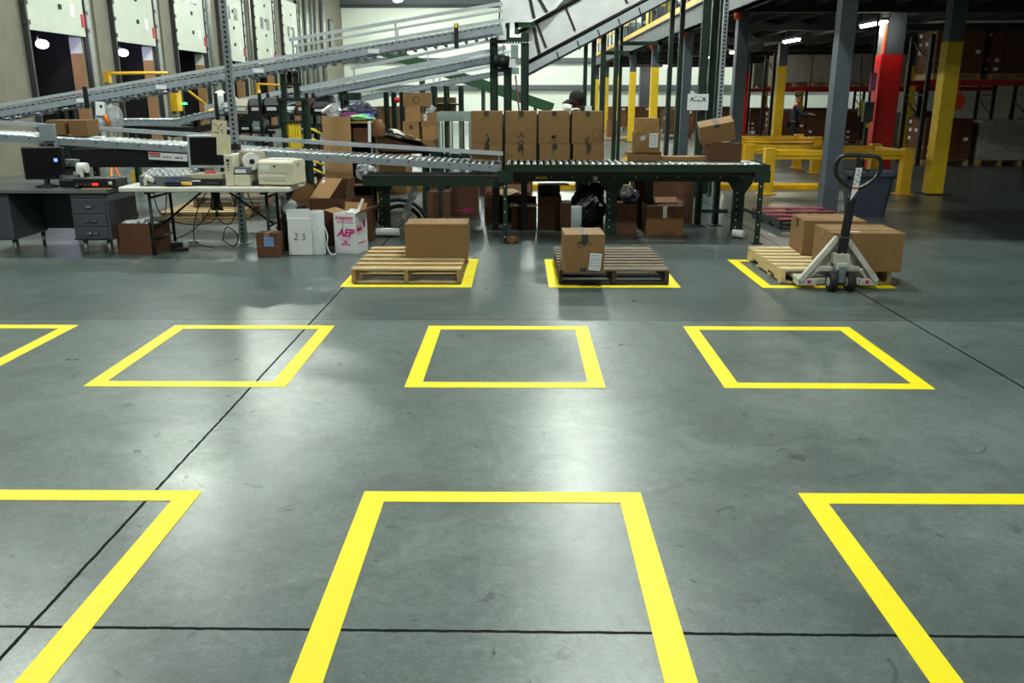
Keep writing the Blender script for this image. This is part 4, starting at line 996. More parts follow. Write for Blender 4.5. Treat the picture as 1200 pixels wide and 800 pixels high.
MB().bx(.006, .14, -.0055, -.004, -.028, -.004).build('red_block', 'red_print', sg)
q = MB()
for k in range(7): q.bx(.012 + k * .018, .026 + k * .018, -.0055, -.004, -.055, -.034)
for (x, l) in ((.17, .025), (.205, .025), (.24, .02), (.31, .05), (.37, .03)): q.bx(x, x + l, -.0055, -.004, -.055, -.042)
q.build('sign_print', 'ink', sg)

# green powered conveyor carrying the boxes
e0, e1 = P(592, 193, 10.0), P(903, 193, 10.0); ZG = (e0.z + e1.z) / 2
g2 = conveyor('green_roller_conveyor', [(e0.x, ZG), (e1.x, ZG)], 10.0, 10.68, 'long dark green roller conveyor on legs carrying cardboard boxes', frame='green', fh=.085, bolts=.15)
lx, ly = -e0.x, -10.0
q = MB().bx(-1.85 + lx, e1.x - .12 + lx, .66, .78, ZG - .255, ZG - .16); q.bx(-1.85 + lx, e0.x + lx, .1, .16, ZG - .255, ZG - .16); q.build('lower_beam', 'green', g2)
MB().bx(e0.x + .02 + lx, e1.x - .02 + lx, .06, .64, ZG - .14, ZG - .085).build('belt_tray', 'black_steel', g2)
MB().bx(.36, .50, .655, .66, ZG - .225, ZG - .19).build('yellow_sticker', 'plastic_yellow', g2)
for xw in (-.62, .9): MB().bx(xw + lx, xw + .05 + lx, .654, .66, ZG - .24, ZG - .19).build('white_sticker', 'label', g2)
q = MB()
for k in range(18): q.cyl((-1.7 + k * .26 + lx, .658, ZG - .2), (-1.7 + k * .26 + lx, .65, ZG - .2), .009, 6)
q.build('bolt_pattern', 'label', g2)
for x in (-1.70, 1.14, 2.72):
    q = MB(); xl = x + lx
    q.bx(xl - .065, xl + .065, .70, .80, .01, ZG - .2); q.bx(xl - .11, xl + .11, .67, .83, 0, .012)
    q.prism([(xl - .16, ZG - .17), (xl + .16, ZG - .17), (xl + .15, ZG - .27), (xl + .065, ZG - .40), (xl - .065, ZG - .40), (xl - .15, ZG - .27)], 'y', .69, .705)
    l_ = q.build('main_leg', 'green', g2, bevel=.004)
    q = MB()
    for k in range(6): q.cyl((xl - .03, .69, .1 + k * .085), (xl - .03, .685, .1 + k * .085), .009, 6)
    q.build('bolt_hole', 'label', l_)
legs(g2, [(e0.x + .0, 10.03, ZG - .08, .05, .04, 0), (2.79, 10.03, ZG - .08, .05, .045, 0)])
MB().bx(2.79 - .09 + lx, 2.79 + .09 + lx, -.01, .03, ZG - .2, ZG - .07).build('leg_bracket', 'green', g2); MB().bx(e0.x - .09 + lx, e0.x + .09 + lx, -.012, .03, ZG - .2, ZG - .07).build('leg_bracket', 'green', g2)
MB().tube([(2.79 + lx, .03, .34), (2.72 + lx, .72, .34)], .02, 8).build('tie_bar', 'green', g2)
MB().bx(e1.x - .03 + lx, e1.x + lx, .0, .68, ZG - .085, ZG + .0).build('end_plate', 'green', g2)
MB().bx(-1.85 + lx, .1 + lx, .1, .66, ZG - .16, ZG - .14).build('cross_tray', 'black_steel', g2)
ft = MB().cyl((e0.x + .07, 9.97, .05), (e0.x + .12, 10.02, .05), .045, 14); ft.bx(e0.x + .02, e0.x + .1, 9.98, 10.02, .03, .09); ft.v = [(x - g2.location.x, y - g2.location.y, z) for x, y, z in ft.v]; ft.build('caster', 'card_old', g2)
cw = MB().cyl((2.62, 10.5, .05), (2.74, 10.42, .05), .05, 14).build('white_roll_end', 'paper', label='small white roll lying at the right conveyor leg', cat='roll')
# low work table behind the conveyor: carries the row of cartons
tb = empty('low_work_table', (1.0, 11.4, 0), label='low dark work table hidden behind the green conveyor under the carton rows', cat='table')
MB().bx(-1.45, .72, -.42, .42, .655, .69).build('tabletop', 'green', tb)
MB().bx(-1.45, .05, .36, .38, .69, 1.44).build('added_gap_board', 'green', tb)  # unseen board, added so the gaps between the cartons stay dark
for x in (-1.32, -.95, .35, .66):
    for y in (-.32, .38): MB().bx(x - .04, x + .04, y - .04, y + .04, 0, .655).build('leg', 'black_steel', tb)
zr = ZG + .014
# 4 x 2 cartons
RW = [(552, 588.5), (592.5, 628.5), (631, 667), (670, 706)]; RL = [(553, 588.5), (592, 628), (632, 667.5), (671, 707)]
nm = ['first', 'second', 'third', 'fourth']
for k in range(4):
    (l, r_), (l2, r2) = RW[k], RL[k]
    Yf = 11.02
    c1 = carton_px(l2, r2, 168.5, 206, Yf, .40, '%s carton from the left in the lower row behind the conveyor' % nm[k], zb=.692, seam='y', tape='tape', bulge=.004, group='cartons in two rows behind the conveyor')
    top = c1.location.z + c1.dimensions.z + .006
    c2_ = carton_px(l, r_, 130.2, 168, Yf, .40, '%s carton from the left in the upper row behind the conveyor%s' % (nm[k], ', rectangle printed on it' if k == 3 else ''), zb=top, seam='y', tape='tape', bulge=.004, group='cartons in two rows behind the conveyor')
    for c_, zz in ((c1, c1.dimensions.z), (c2_, 0.0)):
        q = MB(); rd = random.Random(k * 3 + (1 if zz else 0)); y_ = -.2065
        for j in range(9):
            z = (zz - .02 - rd.uniform(0, .1)) if zz else rd.uniform(.01, .12); x = rd.uniform(-.035, .035)
            q.box((x, y_, z), (rd.uniform(.008, .02), .002, rd.uniform(.01, .035)), (0, rd.uniform(-.4, .4), 0))
        q.build('torn_tape', 'tape', c_)
    if k == 3:
        q = MB(); x0, x1, z0, z1 = .07, .165, .045, .18; y0_, y1_ = -.2065, -.2055
        q.bx(x0, x1, y0_, y1_, z0, z0 + .005).bx(x0, x1, y0_, y1_, z1 - .005, z1).bx(x0, x0 + .005, y0_, y1_, z0, z1).bx(x1 - .005, x1, y0_, y1_, z0, z1); q.build('printed_outline', 'tape', c2_)
# boxes standing on the conveyor at the right
Yc = 10.38
A1 = carton_px(735.5, 775, 178.5, 189.5, Yc, .27, 'low brown box lying on the conveyor under two other boxes', zb=zr, m='card', group='boxes on the green conveyor')
z_ = zr + A1.dimensions.z + .001
A2 = carton_px(743, 774, 155.5, 180, Yc - .02, .28, 'middle brown box of the conveyor stack with white labels', zb=z_, rz=-.06, m='card', bulge=.006, group='boxes on the green conveyor', tape='tape_clear')
sticker(A2, .075, .145, .10, .16, -.1475, seed=7); sticker(A2, -.05, .17, .055, .05, -.1475, tilt=-.5, seed=8)
z_ += A2.dimensions.z + .001
carton_px(746, 772, 138.5, 155, Yc, .25, 'small topmost box of the conveyor stack before the yellow column', zb=z_, rz=.02, m='card_light', bulge=.004, tape='tape_clear', group='boxes on the green conveyor')
MB().add([(0, 0, 0), (.13, .02, 0), (.125, .05, .085), (.10, .04, .09)], [(0, 1, 2, 3)]).add([(0, .006, 0), (.13, .026, 0), (.125, .056, .085), (.10, .046, .09)], [(3, 2, 1, 0)]).build('padded_envelope', 'envelope', None, (1.19, 10.4, zr), label='yellow padded envelope leaning beside the stacked boxes on the conveyor', cat='envelope')
carton_px(776, 829, 183.5, 189.2, 10.42, .22, 'long flat pale carton lying on the conveyor', zb=zr, m='card_light', seam='x', group='boxes on the green conveyor')
B1 = carton_px(829, 868, 168, 191.5, 10.36, .28, 'brown box at the conveyor end under the tilted one', zb=zr, m='card_dark', rz=.03, group='boxes on the green conveyor')
p_ = P(846, 169.5, 10.36)
B2 = carton(.40, .30, .215, (p_.x - .03, 10.5, zr + B1.dimensions.z + .045), 'brown box resting tilted on another at the conveyor end', rot=(.20, -.19, -.12), m='card', tape='tape', bulge=.006, group='boxes on the green conveyor', drop=.04)
# slotted strut post between them, part of the chute stand
# ------------------------------------------------------------------ things under and behind the green conveyor
def under(pl, pr, pt, pb, d, label, **kw):
    a = G(pl, pb); return carton_px(pl, pr, pt, pb, a.y, d, label, zb=0., **kw)
UG = 'cartons stored under the conveyor'
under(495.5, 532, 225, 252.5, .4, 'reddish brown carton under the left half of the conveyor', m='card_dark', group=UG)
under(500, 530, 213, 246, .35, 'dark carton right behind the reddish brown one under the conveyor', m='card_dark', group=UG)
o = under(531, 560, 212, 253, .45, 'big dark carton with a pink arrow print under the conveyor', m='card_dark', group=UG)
s = o.dimensions
q = MB(); y_ = -.2262
q.prism([(-.06, .08), (.03, .115), (.03, .05)], 'y', y_, y_ + .001); q.bx(-.13, -.06, y_, y_ + .001, .075, .09)
q.bx(.05, .055, y_, y_ + .001, .04, .13).bx(.115, .12, y_, y_ + .001, .04, .13).bx(.05, .12, y_, y_ + .001, .04, .045).bx(.05, .12, y_, y_ + .001, .125, .13).bx(.08, .09, y_, y_ + .001, .06, .11)
q.build('pink_arrow_print', 'magenta', o)
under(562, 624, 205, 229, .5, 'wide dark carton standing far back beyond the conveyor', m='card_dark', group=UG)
a, b = G(568, 260), G(622, 260); o = open_carton(b.x - a.x, .5, .36, ((a.x + b.x) / 2, a.y + .27, 0), 'wide sagging open carton under the middle of the conveyor', m='card_dark', flaps=(('f', 150, .05), ('b', 35, .12)))
m_ = MB(); m_.ball((0, 0, 0), .2, 12, 6, jit=.15, sq=(1.1, .9, .35), seed=3); m_.build('paper_padding', 'paper_kraft', None, (o.location.x, o.location.y, .355), label='kraft paper padding bulging out of the wide sagging open carton', cat='paper')
a, b = G(600, 270), G(629, 270); o = open_carton(b.x - a.x, .34, .30, ((a.x + b.x) / 2, a.y + .28, 0), 'small open carton with one flat white flap, beside the thin conveyor leg', m='card_dark', flaps=(('l', 82, .02), ('f', 88, .06), ('b', 30, .1)))
MB().bx(-.19, .17, -.26, .14, 0, .006).build('flat_flap', 'card_light', o, (0, 0, .302))
a, b = G(630, 270), G(650, 271); o = open_carton(.30, .42, .43, ((a.x) + .155, a.y + .25, 0), 'open carton with a big rear flap under the middle of the conveyor', m='card_dark', flaps=(('b', 12, .10),))
MB().bx(-.2, .2, -.02, .3, 0, .006).build('pale_top_flap', 'card_light', o, (.06, .02, .55))
MB().bx(-.15, -.145, -.2, .2, .43, .55).build('rear_wall_flap', 'card_dark', o)
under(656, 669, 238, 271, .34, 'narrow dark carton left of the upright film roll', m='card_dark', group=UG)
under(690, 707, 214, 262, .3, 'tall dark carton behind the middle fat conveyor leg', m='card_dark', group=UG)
a = G(675, 271); m_ = MB(); m_.lathe([(.02, 0), (.068, 0), (.07, .01), (.07, .315), (.066, .325), (.03, .325), (.03, .3)], 22)
fr = m_.build('film_roll', 'film', None, (a.x, a.y, 0), label='short upright film roll under the conveyor behind the labelled box', cat='roll', group='rolls of film')
MB().lathe([(.02, .25), (.028, .328), (.034, .328), (.034, .3)], 14).build('core', 'card_light', fr)
m_ = MB(); m_.ball((0, 0, .26), .26, 14, 9, jit=.18, sq=(.9, .8, 1.0), seed=11); m_.build('rubbish_bag', 'black_plastic', None, (.87, 11.15, 0.035), label='dark plastic rubbish bag slumped under the conveyor', cat='bag')
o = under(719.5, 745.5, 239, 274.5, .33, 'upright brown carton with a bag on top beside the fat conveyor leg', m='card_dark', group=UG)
zt_ = o.dimensions.z; ol = o.location
q = MB()
for k in range(6): q.box((random.uniform(-.01, .01), -.167, .09 + k * .03), (.012, .002, .03), (0, random.uniform(-.3, .3), 0))
q.build('torn_tape', 'tape', o)
m_ = MB(); m_.ball((0, 0, .06), .11, 12, 8, jit=.25, sq=(1, .8, .8), seed=5); m_.build('plastic_bag', 'bag_dark', None, (ol.x + .07, ol.y - .02, zt_ + .02), label='dark crumpled plastic bag on the upright carton under the conveyor', cat='bag')
m_ = MB(); m_.ball((0, 0, 0), .12, 12, 8, jit=.12, sq=(1.05, .5, .75), seed=6); m_.build('foil_pouch', 'foil', None, (ol.x - .02, ol.y - .06, zt_ + .15), label='shiny silver pouch on top of the dark plastic bag under the conveyor', cat='pouch')
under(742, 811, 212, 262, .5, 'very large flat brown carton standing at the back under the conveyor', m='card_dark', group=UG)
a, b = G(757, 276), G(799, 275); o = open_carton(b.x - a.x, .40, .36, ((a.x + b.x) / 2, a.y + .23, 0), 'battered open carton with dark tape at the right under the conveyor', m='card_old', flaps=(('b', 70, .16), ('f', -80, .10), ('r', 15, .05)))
MB().bx(-.03, .02, -.2115, -.2, .22, .365).build('torn_tape', 'foil', o); MB().bx(-.2, .2, -.1, .1, .34, .352).build('tape_band', 'tape', o)
MB().prism([(-.06, 0), (.12, 0), (.12, .05), (.04, .06), (.0, .03)], 'y', -.2025, -.2008).build('damp_stain', 'card_dark', o)
# silver tube, film, hoses, litter
MB().cyl((-.34, 0, .052), (.34, 0, .052), .05, 20).build('silver_tube', 'sheet', None, (-1.84, 10.55, 0), .0, label='silver grey tube lying on the floor right of the printed carton', cat='tube')
m_ = MB(); m_.ball((0, 0, .04), .055, 8, 5, jit=.35, sq=(1.2, .8, .7), seed=9); m_.build('crumpled_paper', 'paper', None, tuple(G(562, 272)), label='small crumpled paper lying on the floor under the conveyor', cat='paper')
m_ = MB()
pts = [(-1.33, 10.9, .60), (-1.36, 10.88, .48), (-1.42, 10.86, .34), (-1.47, 10.84, .18), (-1.5, 10.82, .10)]
m_.tube(catmull(pts, 4), [.045 + .012 * sin(k * 1.7) for k in range(17)], 8); m_.build('hanging_film', 'bag_clear', None, label='grey sheet of plastic film hanging from the conveyor near the left leg', cat='film')
for k, (cx, r_, lb) in enumerate(((-1.62, .33, 'outer black hose arching over the floor at the left conveyor leg'), (-1.6, .24, 'inner black hose arching over the floor at the left conveyor leg'))):
    MB().tube([(cx + cos(t * pi / 10) * r_ * 1.15, 11.35 + .05 * k, .03 + sin(t * pi / 10) * r_) for t in range(11)], .028, 8).build('black_hose', 'black_rubber', label=lb, cat='hose', group='hoses at the left conveyor leg')
q = cable([(-1.95, 11.3, .62), (-1.93, 11.3, .4), (-1.86, 11.28, .2), (-1.80, 11.26, .02)], 'thin black cable hanging left of the fat conveyor leg', .008, group='cables at the conveyor')
m_ = MB(); m_.ball((0, 0, 0), .13, 10, 7, jit=.3, sq=(1.1, .8, .8), seed=14); m_.build('plastic_bag', 'bag_clear', None, (-2.0, 11.2, .72), label='clear crumpled plastic bag stuffed under the grey conveyor near the black box', cat='bag')

ZST_ = P(492, 176.5, 12.1).z
# ------------------------------------------------------------------ particle board bench with bags, behind the grey conveyor
a, b = P(377, 137, 11.5), P(410, 137, 11.5)
bench = empty('particle_board_bench', (a.x, 11.5, 0), label='tall particle board packing bench rising behind the grey conveyor', cat='bench')
W_ = b.x - a.x; ztp = a.z
MB().bx(0, W_, -.0, .022, .10, ztp).build('front_panel', 'particle', bench)
MB().bx(0, .022, .022, .9, .0, ztp).build('end_panel', 'particle', bench)
MB().bx(.022, W_ + .28, .02, .9, ztp - .08, ztp - .055).build('top_shelf', 'particle', bench)
MB().bx(.022, W_ + .28, .0, .8, .52, .545).build('lower_shelf', 'particle', bench)
MB().bx(W_ + .26, W_ + .28, .3, .9, 0, ztp - .08).build('end_panel', 'particle', bench); MB().bx(.022, W_ + .26, .88, .9, 0, ztp - .08).build('back_panel', 'card_dark', bench)
q = MB()
for (x, z) in ((.04, .1), (.04, .5), (.16, .09), (W_ - .04, .1)): q.cyl((x, -.002, ztp - z), (x, .001, ztp - z), .006, 6)
q.build('screw_row', 'tape', bench)
MB().bx(0, .235, 0, .3, 0, .33).build('black_bin', 'black_plastic', None, (a.x + W_ + .03, 11.55, .547), label='black box on the lower shelf of the particle board bench', cat='bin')
o = carton(.20, .3, .22, (a.x + W_ + .11, 11.72, 1.05), 'brown box stored inside the particle board bench under the bags', m='card_dark')
MB().bx(W_ - .0, W_ + .28, .1, .8, 1.02, 1.045).build('middle_shelf', 'particle', bench)
m_ = MB(); m_.lathe([(.10, 0), (.115, .05), (.105, .15), (.06, .2), (.02, .22), (.001, .22)], 16); m_.build('brown_bag', 'card_old', None, (P(441, 155, 11.65).x, 11.72, ZST_ + .21), .4, label='brown rounded bundle lying on the sloping cartons right of the bench', cat='bundle')
zz = ztp - .055
def bag(x, y, z, r, sq, m, label, seed, sub=0):
    m_ = MB(); m_.ball((0, 0, r * sq[2] * .9), r, 18, 12, jit=.2, sq=sq, seed=seed); return m_.build('plastic_bag', m, None, (x, y, z), label=label, cat='bag', group='bags on the packing bench')
bag(a.x + .12, 11.72, zz, .12, (.9, .8, 1.0), 'bag_clear', 'clear plastic bag standing at the left end of the packing bench', 1)
MB().tube(catmull([(-.16, 0, .05), (.0, .02, .14), (.1, -.02, .06)], 4), .03, 8).build('bag_fold', 'foil', None, (a.x + .12, 11.68, zz + .05), label='shiny fold of film in front of the clear bag on the bench', cat='film')
bag(a.x + .47, 11.8, zz, .2, (1.2, .8, .62), 'bag_dark', 'dark grey plastic bag piled on the packing bench', 2)
bag(a.x + .36, 11.65, zz, .15, (1.1, .7, .4), 'bag_purple', 'purple bag under the dark one on the packing bench', 3)
bag(a.x + .50, 11.6, zz, .15, (1.1, .7, .32), 'bag_green', 'pale green bag at the front of the packing bench', 4)
bag(a.x + .57, 11.62, zz, .09, (1, .8, .6), 'blue', 'blue bag at the right end of the packing bench top', 5)
MB().box((0, 0, -.10), (.04, .01, .27), (0, .03, 0)).build('white_strip', 'paper', None, (a.x + .62, 11.485, zz - .03), label='white strip of foam hanging from the packing bench', cat='strip')
for k, (dx, dz, m, lb) in enumerate(((0, 0, 'black_plastic', 'black sheet sloping down right of the packing bench'), (.05, .045, 'paper_kraft', 'crumpled kraft sheet lying on the black sheet'), (-.02, .075, 'paper', 'white sheet of paper on top of the kraft sheet'))):
    m_ = MB(); w = (.36, .22, .2)[k]
    vs = []; rd = random.Random(k)
    for j in range(4):
        for i in range(7): vs.append((-w + 2 * w * i / 6, -.2 + .13 * j, rd.uniform(-.012, .012) * (1 + k)))
    fs = [(j * 7 + i, j * 7 + i + 1, j * 7 + 7 + i + 1, j * 7 + 7 + i) for j in range(3) for i in range(6)]
    m_.add(vs, fs); m_.add([(x, y, z - .012) for x, y, z in vs], [f[::-1] for f in fs])
    m_.build('packing_sheet', m, None, (a.x + 1.0 + dx, 12.08, ZST_ + .15 + dz), rot=(0, .26, 0), label=lb, cat='sheet')
MB().prism([(-.32, 0), (.36, 0), (.36, .03), (-.32, .2)], 'y', -.2, .2).build('flat_carton_pile', 'card_dark', None, (a.x + 1.02, 12.1, ZST_ + .001), label='sloping pile of flattened dark cartons under the loose sheets', cat='flat box')
# stack of assorted cartons
SG = 'mixed cartons piled left of the carton rows'
Ys = 12.1; d0 = MB()
rk = empty('pallet_stand', (P(492, 177, Ys).x, Ys + .25, 0), label='dark stand under the pile of mixed cartons', cat='stand')
zb_ = P(492, 176.5, Ys).z
MB().bx(-.78, .3, -.28, .3, zb_ - .04, zb_).build('top', 'green', rk)
for x in (.05, .26):
    for y in (-.22, .25): MB().bx(x - .025, x + .025, y - .025, y + .025, 0, zb_ - .04).build('leg', 'green', rk)
c0 = carton_px(473, 509, 163.5, 176.5, Ys, .42, 'wide bottom carton of the mixed pile', zb=zb_, group=SG, m='card')
z1_ = zb_ + c0.dimensions.z + .001
c1 = carton_px(472.5, 491.5, 142.3, 163.5, Ys, .36, 'square carton at lower left of the mixed pile, dark mark on it', zb=z1_, group=SG, m='card')
MB().ball((.0, -.181, .17), .03, 8, 5, jit=.3, sq=(1, .05, 1.1)).build('torn_tape', 'tape', c1)
c2_ = carton_px(495.5, 510.5, 147.8, 163.5, Ys, .34, 'lower carton of the right pair in the mixed pile', zb=z1_, group=SG, m='card_light')
c3 = carton_px(493.5, 510, 132.5, 147.8, Ys, .34, 'upper carton of the right pair in the mixed pile, white label', zb=z1_ + c2_.dimensions.z + .001, group=SG, m='card')
sticker(c3, -.035, .12, .045, .085, -.17, seed=12)
z2_ = z1_ + c1.dimensions.z + .001
c4 = carton_px(476.5, 493, 124.5, 142.3, Ys, .32, 'narrow carton carrying the topmost one of the mixed pile', zb=z2_, group=SG, m='card_light')
z3_ = z2_ + c4.dimensions.z + .001
c5 = carton_px(472.5, 503.5, 108.8, 124.5, Ys, .36, 'topmost wide carton of the mixed pile', zb=z3_, group=SG, m='card')
MB().lathe([(.035, -.002), (.045, -.002), (.045, .0), (.035, .0)], 16).build('printed_ring', 'tape', c5, (0, -.181, .09), rot=(pi / 2, 0, 0))
m_ = MB(); m_.ball((0, 0, .05), .075, 10, 6, jit=.2, sq=(1, .8, .75), seed=3); m_.build('film_bundle', 'bag_clear', None, (c3.location.x + .02, c3.location.y, c3.location.z + c3.dimensions.z + .004), label='clear film bundle on the right pair of the mixed pile', cat='film')
# large cardboard sheets behind the posts
a, b = P(433, 125, 15.2), P(474, 160, 15.2)
o = open_carton(b.x - a.x, .9, a.z, ((a.x + b.x) / 2, 15.7, 0), 'huge pale cardboard bin standing behind the dark green posts', m='card_light', flaps=())
for k in range(1): MB().bx(-.36, .36, -.47, -.45, a.z - .05, a.z).build('rim_band', 'card', o)
# red emergency knob on a post
MB().ball((0, 0, 0), .045, 12, 8).cyl((0, 0, 0), (0, .08, 0), .03, 10).build('stop_button', 'red', None, tuple(P(465.5, 117, 13.9)), label='round red knob on the dark post left of the mixed carton pile', cat='button')
# galvanised rack frame right of the pile, with cartons behind
a, b = P(511, 131, 13.0), P(551, 142, 13.0)
cr_ = empty('steel_cart', (a.x, 13.0, 0), label='galvanised steel cart frame left of the carton rows', cat='cart')
MB().bx(0, b.x - a.x, -.01, .03, b.z, a.z).build('top_beam', 'teal', cr_); MB().bx(0, b.x - a.x, .5, .54, b.z, a.z).build('top_beam', 'teal', cr_)
for k in range(4):
    x = .04 + k * .15
    for y in (.0, .5): MB().bx(x - .012, x + .012, y + .03, y + .055, .16, b.z).build('post', 'conduit', cr_)
for z in (.35, .62, .78): MB().bx(0, b.x - a.x, .03, .05, z, z + .035).bx(0, b.x - a.x, .5, .52, z, z + .035).build('cross_rail', 'black_steel', cr_)
for x in (.04, .49):
    for y in (.04, .5): MB().cyl((x - .02, y, .08), (x + .02, y, .08), .08, 16).bx(x - .025, x + .025, y - .03, y + .03, .12, .17).build('caster', 'black_rubber', cr_)
MB().ball((.13, -.02, a.z - b.z + .0), .001).build('tiny_knob', 'black_steel', cr_) if False else None
for k, (l, r_, t, bt_) in enumerate(((511, 521, 114, 121), (522, 533, 114, 121), (511, 521, 122.5, 132), (522, 533, 122.5, 132))):
    carton_px(l, r_, t, bt_, 17.0, .4, ('upper left', 'upper right', 'lower left', 'lower right')[k] +  ' carton of the four behind the steel cart', group='cartons on the rack behind the steel cart')
rk2 = empty('green_rack', (P(511, 120, 16.9).x, 17.0, 0), label='dark green storage rack holding four cartons behind the steel cart', cat='rack')
for z in (P(520, 121.4, 17.).z, P(520, 132.4, 17.).z): MB().bx(-.05, .45, -.06, .5, z - .03, z - .002).build('shelf', 'green', rk2)
for x in (-.06, .18, .46):
    for y in (-.08, .52): MB().bx(x - .03, x + .03, y - .03, y + .03, 0, 1.85).build('upright', 'green', rk2)
# two cartons riding on the grey conveyor's far side at the left edge
zc = lambda x: a0.z + sl * (x - a0.x) + .014
for k, (l, r_, lb) in enumerate(((58, 79, 'left small carton riding on the grey conveyor at the picture edge'), (84, 105, 'right small carton riding on the grey conveyor, next to the edge one'))):
    p1, p2 = P(l, 143, 10.55), P(r_, 143, 10.55); x = (p1.x + p2.x) / 2
    carton(p2.x - p1.x, .3, P(l, 140.5, 10.55).z - zc(x - .1), (x, 10.62, zc(x - .1)), lb, rot=(0, atan2(-sl, 1) * -1, 0) if False else None, m='card', group='small cartons on the grey conveyor')
# ------------------------------------------------------------------ inclined conveyors behind
def pz(px, py, Y): p = P(px, py, Y); return (p.x, p.z)
IG = 'inclined conveyors rising to the right'
p0, p1 = pz(66, 115.5, 13.5), pz(588, 27, 13.5); s1 = (p1[1] - p0[1]) / (p1[0] - p0[0])
st = (-9.0, p0[1] + s1 * (-9.0 - p0[0]))
c1_ = conveyor('inclined_roller_conveyor', [st, p1], 13.5, 14.2, 'upper grey inclined conveyor with tall guard rails rising in front of the dock doors', fh=.125, pitch=.095, bolts=.1, group=IG,
    rails=((.10, 14.22, st[0], p1[0], .05), (.24, 14.24, P(343, 54, 14.2).x, p1[0], .035), (.345, 14.24, P(338, 48, 14.2).x, p1[0], .05)))
q = MB(); L_ = p1[0] - st[0]
for k in range(56):
    x = L_ * (k + .5) / 56; z = st[1] + s1 * x; q.cyl((x, .05, z - .17), (x, .3, z - .17), .025, 8)
q.build('return_roller_row', 'steel', c1_)
for xx in (95, 190, 305, 440): 
    x = P(xx, 110, 13.5).x - st[0]; z = st[1] + s1 * x
    q = MB().bx(x - .08, x + .08, -.013, -.007, z - .12, z - .06); q.build('white_sticker', 'label', c1_)
x = P(101, 112, 13.5).x - st[0]; z = st[1] + s1 * x
MB().bx(x - .03, x + .03, -.03, .0, z - .22, z + .1).bx(x - .015, x + .015, -.035, -.03, z + .02, z + .07).build('sensor_bracket', 'black_steel', c1_)
x = P(535, 40, 13.5).x - st[0]; z = st[1] + s1 * x
MB().bx(x - .03, x + .03, -.05, .0, z - .25, z + .1).build('sensor_bracket', 'black_steel', c1_); MB().bx(x - .02, x + .02, -.055, -.05, z + .04, z + .1).build('yellow_sensor', 'plastic_yellow', c1_)
p0, p1 = pz(224, 134.5, 16.0), pz(592, 62, 16.0); lv = P(135, 140, 16.0)
c2_ = conveyor('inclined_roller_conveyor', [(lv.x, lv.z - .0), (p0[0] - .3, lv.z), p0, p1], 16.0, 16.7, 'middle grey inclined conveyor with a level roller end at its left', fh=.11, pitch=.095, bolts=.11, group=IG,
    rails=((.12, 16.72, p0[0], p1[0], .08), (.30, 16.74, P(411, 86, 16.7).x, p1[0], .06)))
p0c2 = p0; s2_ = (p1[1] - p0[1]) / (p1[0] - p0[0])
x = p0[0] - lv.x
MB().prism([(-.1, lv.z - .1), (x - .4, lv.z - .32), (x + 2.6, lv.z + .26), (x + 2.5, lv.z + .42), (x, lv.z - .14), (x - .4, lv.z - .14)], 'y', .08, .6).build('belt_underside', 'black_steel', c2_)
p0, p1 = pz(322, 131, 18.2), pz(598, 80, 18.2)
c3_ = conveyor('inclined_roller_conveyor', [p0, p1], 18.2, 18.9, 'rear grey inclined conveyor, lowest and shortest of the three', fh=.10, pitch=.1, bolts=.12, group=IG, rails=((.13, 18.92, p0[0], p1[0], .06), (.36, 18.92, p0[0] + .4, p1[0], .045)))
x0_ = P(240, 150, 18.6).x
# their green supports
def stand(name, pxs, yt, Y, label, w=.09, group='dark green conveyor posts', depth=None, bars=(), zt=None, z0=0.):
    r = empty(name, (P(pxs[0], 150, Y).x, Y, 0), label=label, cat='conveyor stand', group=group)
    for i, px in enumerate(pxs):
        zt_ = zt if zt else P(px, yt if not isinstance(yt, (list, tuple)) else yt[i], Y).z; x = P(px, 100, Y).x - r.location.x
        f = MB(); 
        f.bx(x - w / 2, x - w / 2 + .012, -.05, .05, z0, zt_); f.bx(x + w / 2 - .012, x + w / 2, -.05, .05, z0, zt_); f.bx(x - w / 2, x + w / 2, -.006, .006, z0, zt_); f.bx(x - w / 2 - .05, x + w / 2 + .05, -.09, .09, z0, z0 + .015)
        f.build('post', 'green', r)
    for (pa, pb, py, h) in bars:
        a, b = P(pa, py, Y), P(pb, py, Y); MB().bx(a.x - r.location.x, b.x - r.location.x, -.045, .045, a.z - h / 2, a.z + h / 2).build('cross_beam', 'green', r)
    return r
sA = stand('conveyor_stand', (329.5, 356.5), 115, 13.85, 'dark green stand with crossbars around the yellow slatted panel', .11, bars=((325, 361, 116.5, .05), (332, 354, 142.5, .035)))
x = P(332.5, 100, 13.85).x - sA.location.x; zt_ = P(332, 116, 13.85).z
for dx in (.0, .2): MB().bx(x + dx - .04, x + dx + .04, -.04, .04, zt_, zt_ + .40 + dx * .17).build('upper_post', 'green', sA)
MB().bx(x - .05, x + .28, -.03, .03, zt_ + .2, zt_ + .24).build('upper_cross_beam', 'green', sA)
yp = empty('yellow_slatted_panel', (P(344, 150, 13.85).x, 13.85, 0), label='yellow slatted plastic panel hanging in the dark green stand', cat='panel')
pt = P(344, 144, 13.85).z
q = MB()
for k in range(5): q.bx(-.115 + k * .048, -.075 + k * .048, -.02, .0, .55, pt - .01 * (k % 2))
q.bx(-.115, .12, .0, .01, .55, pt); q.build('slat_sheet', 'plastic_yellow', yp)
MB().bx(-.1, .12, -.03, .02, .4, .55).build('pink_bottom', 'magenta', yp); MB().bx(-.12, .12, -.02, .02, pt, pt + .02).build('hanging_bar', 'black_steel', yp)
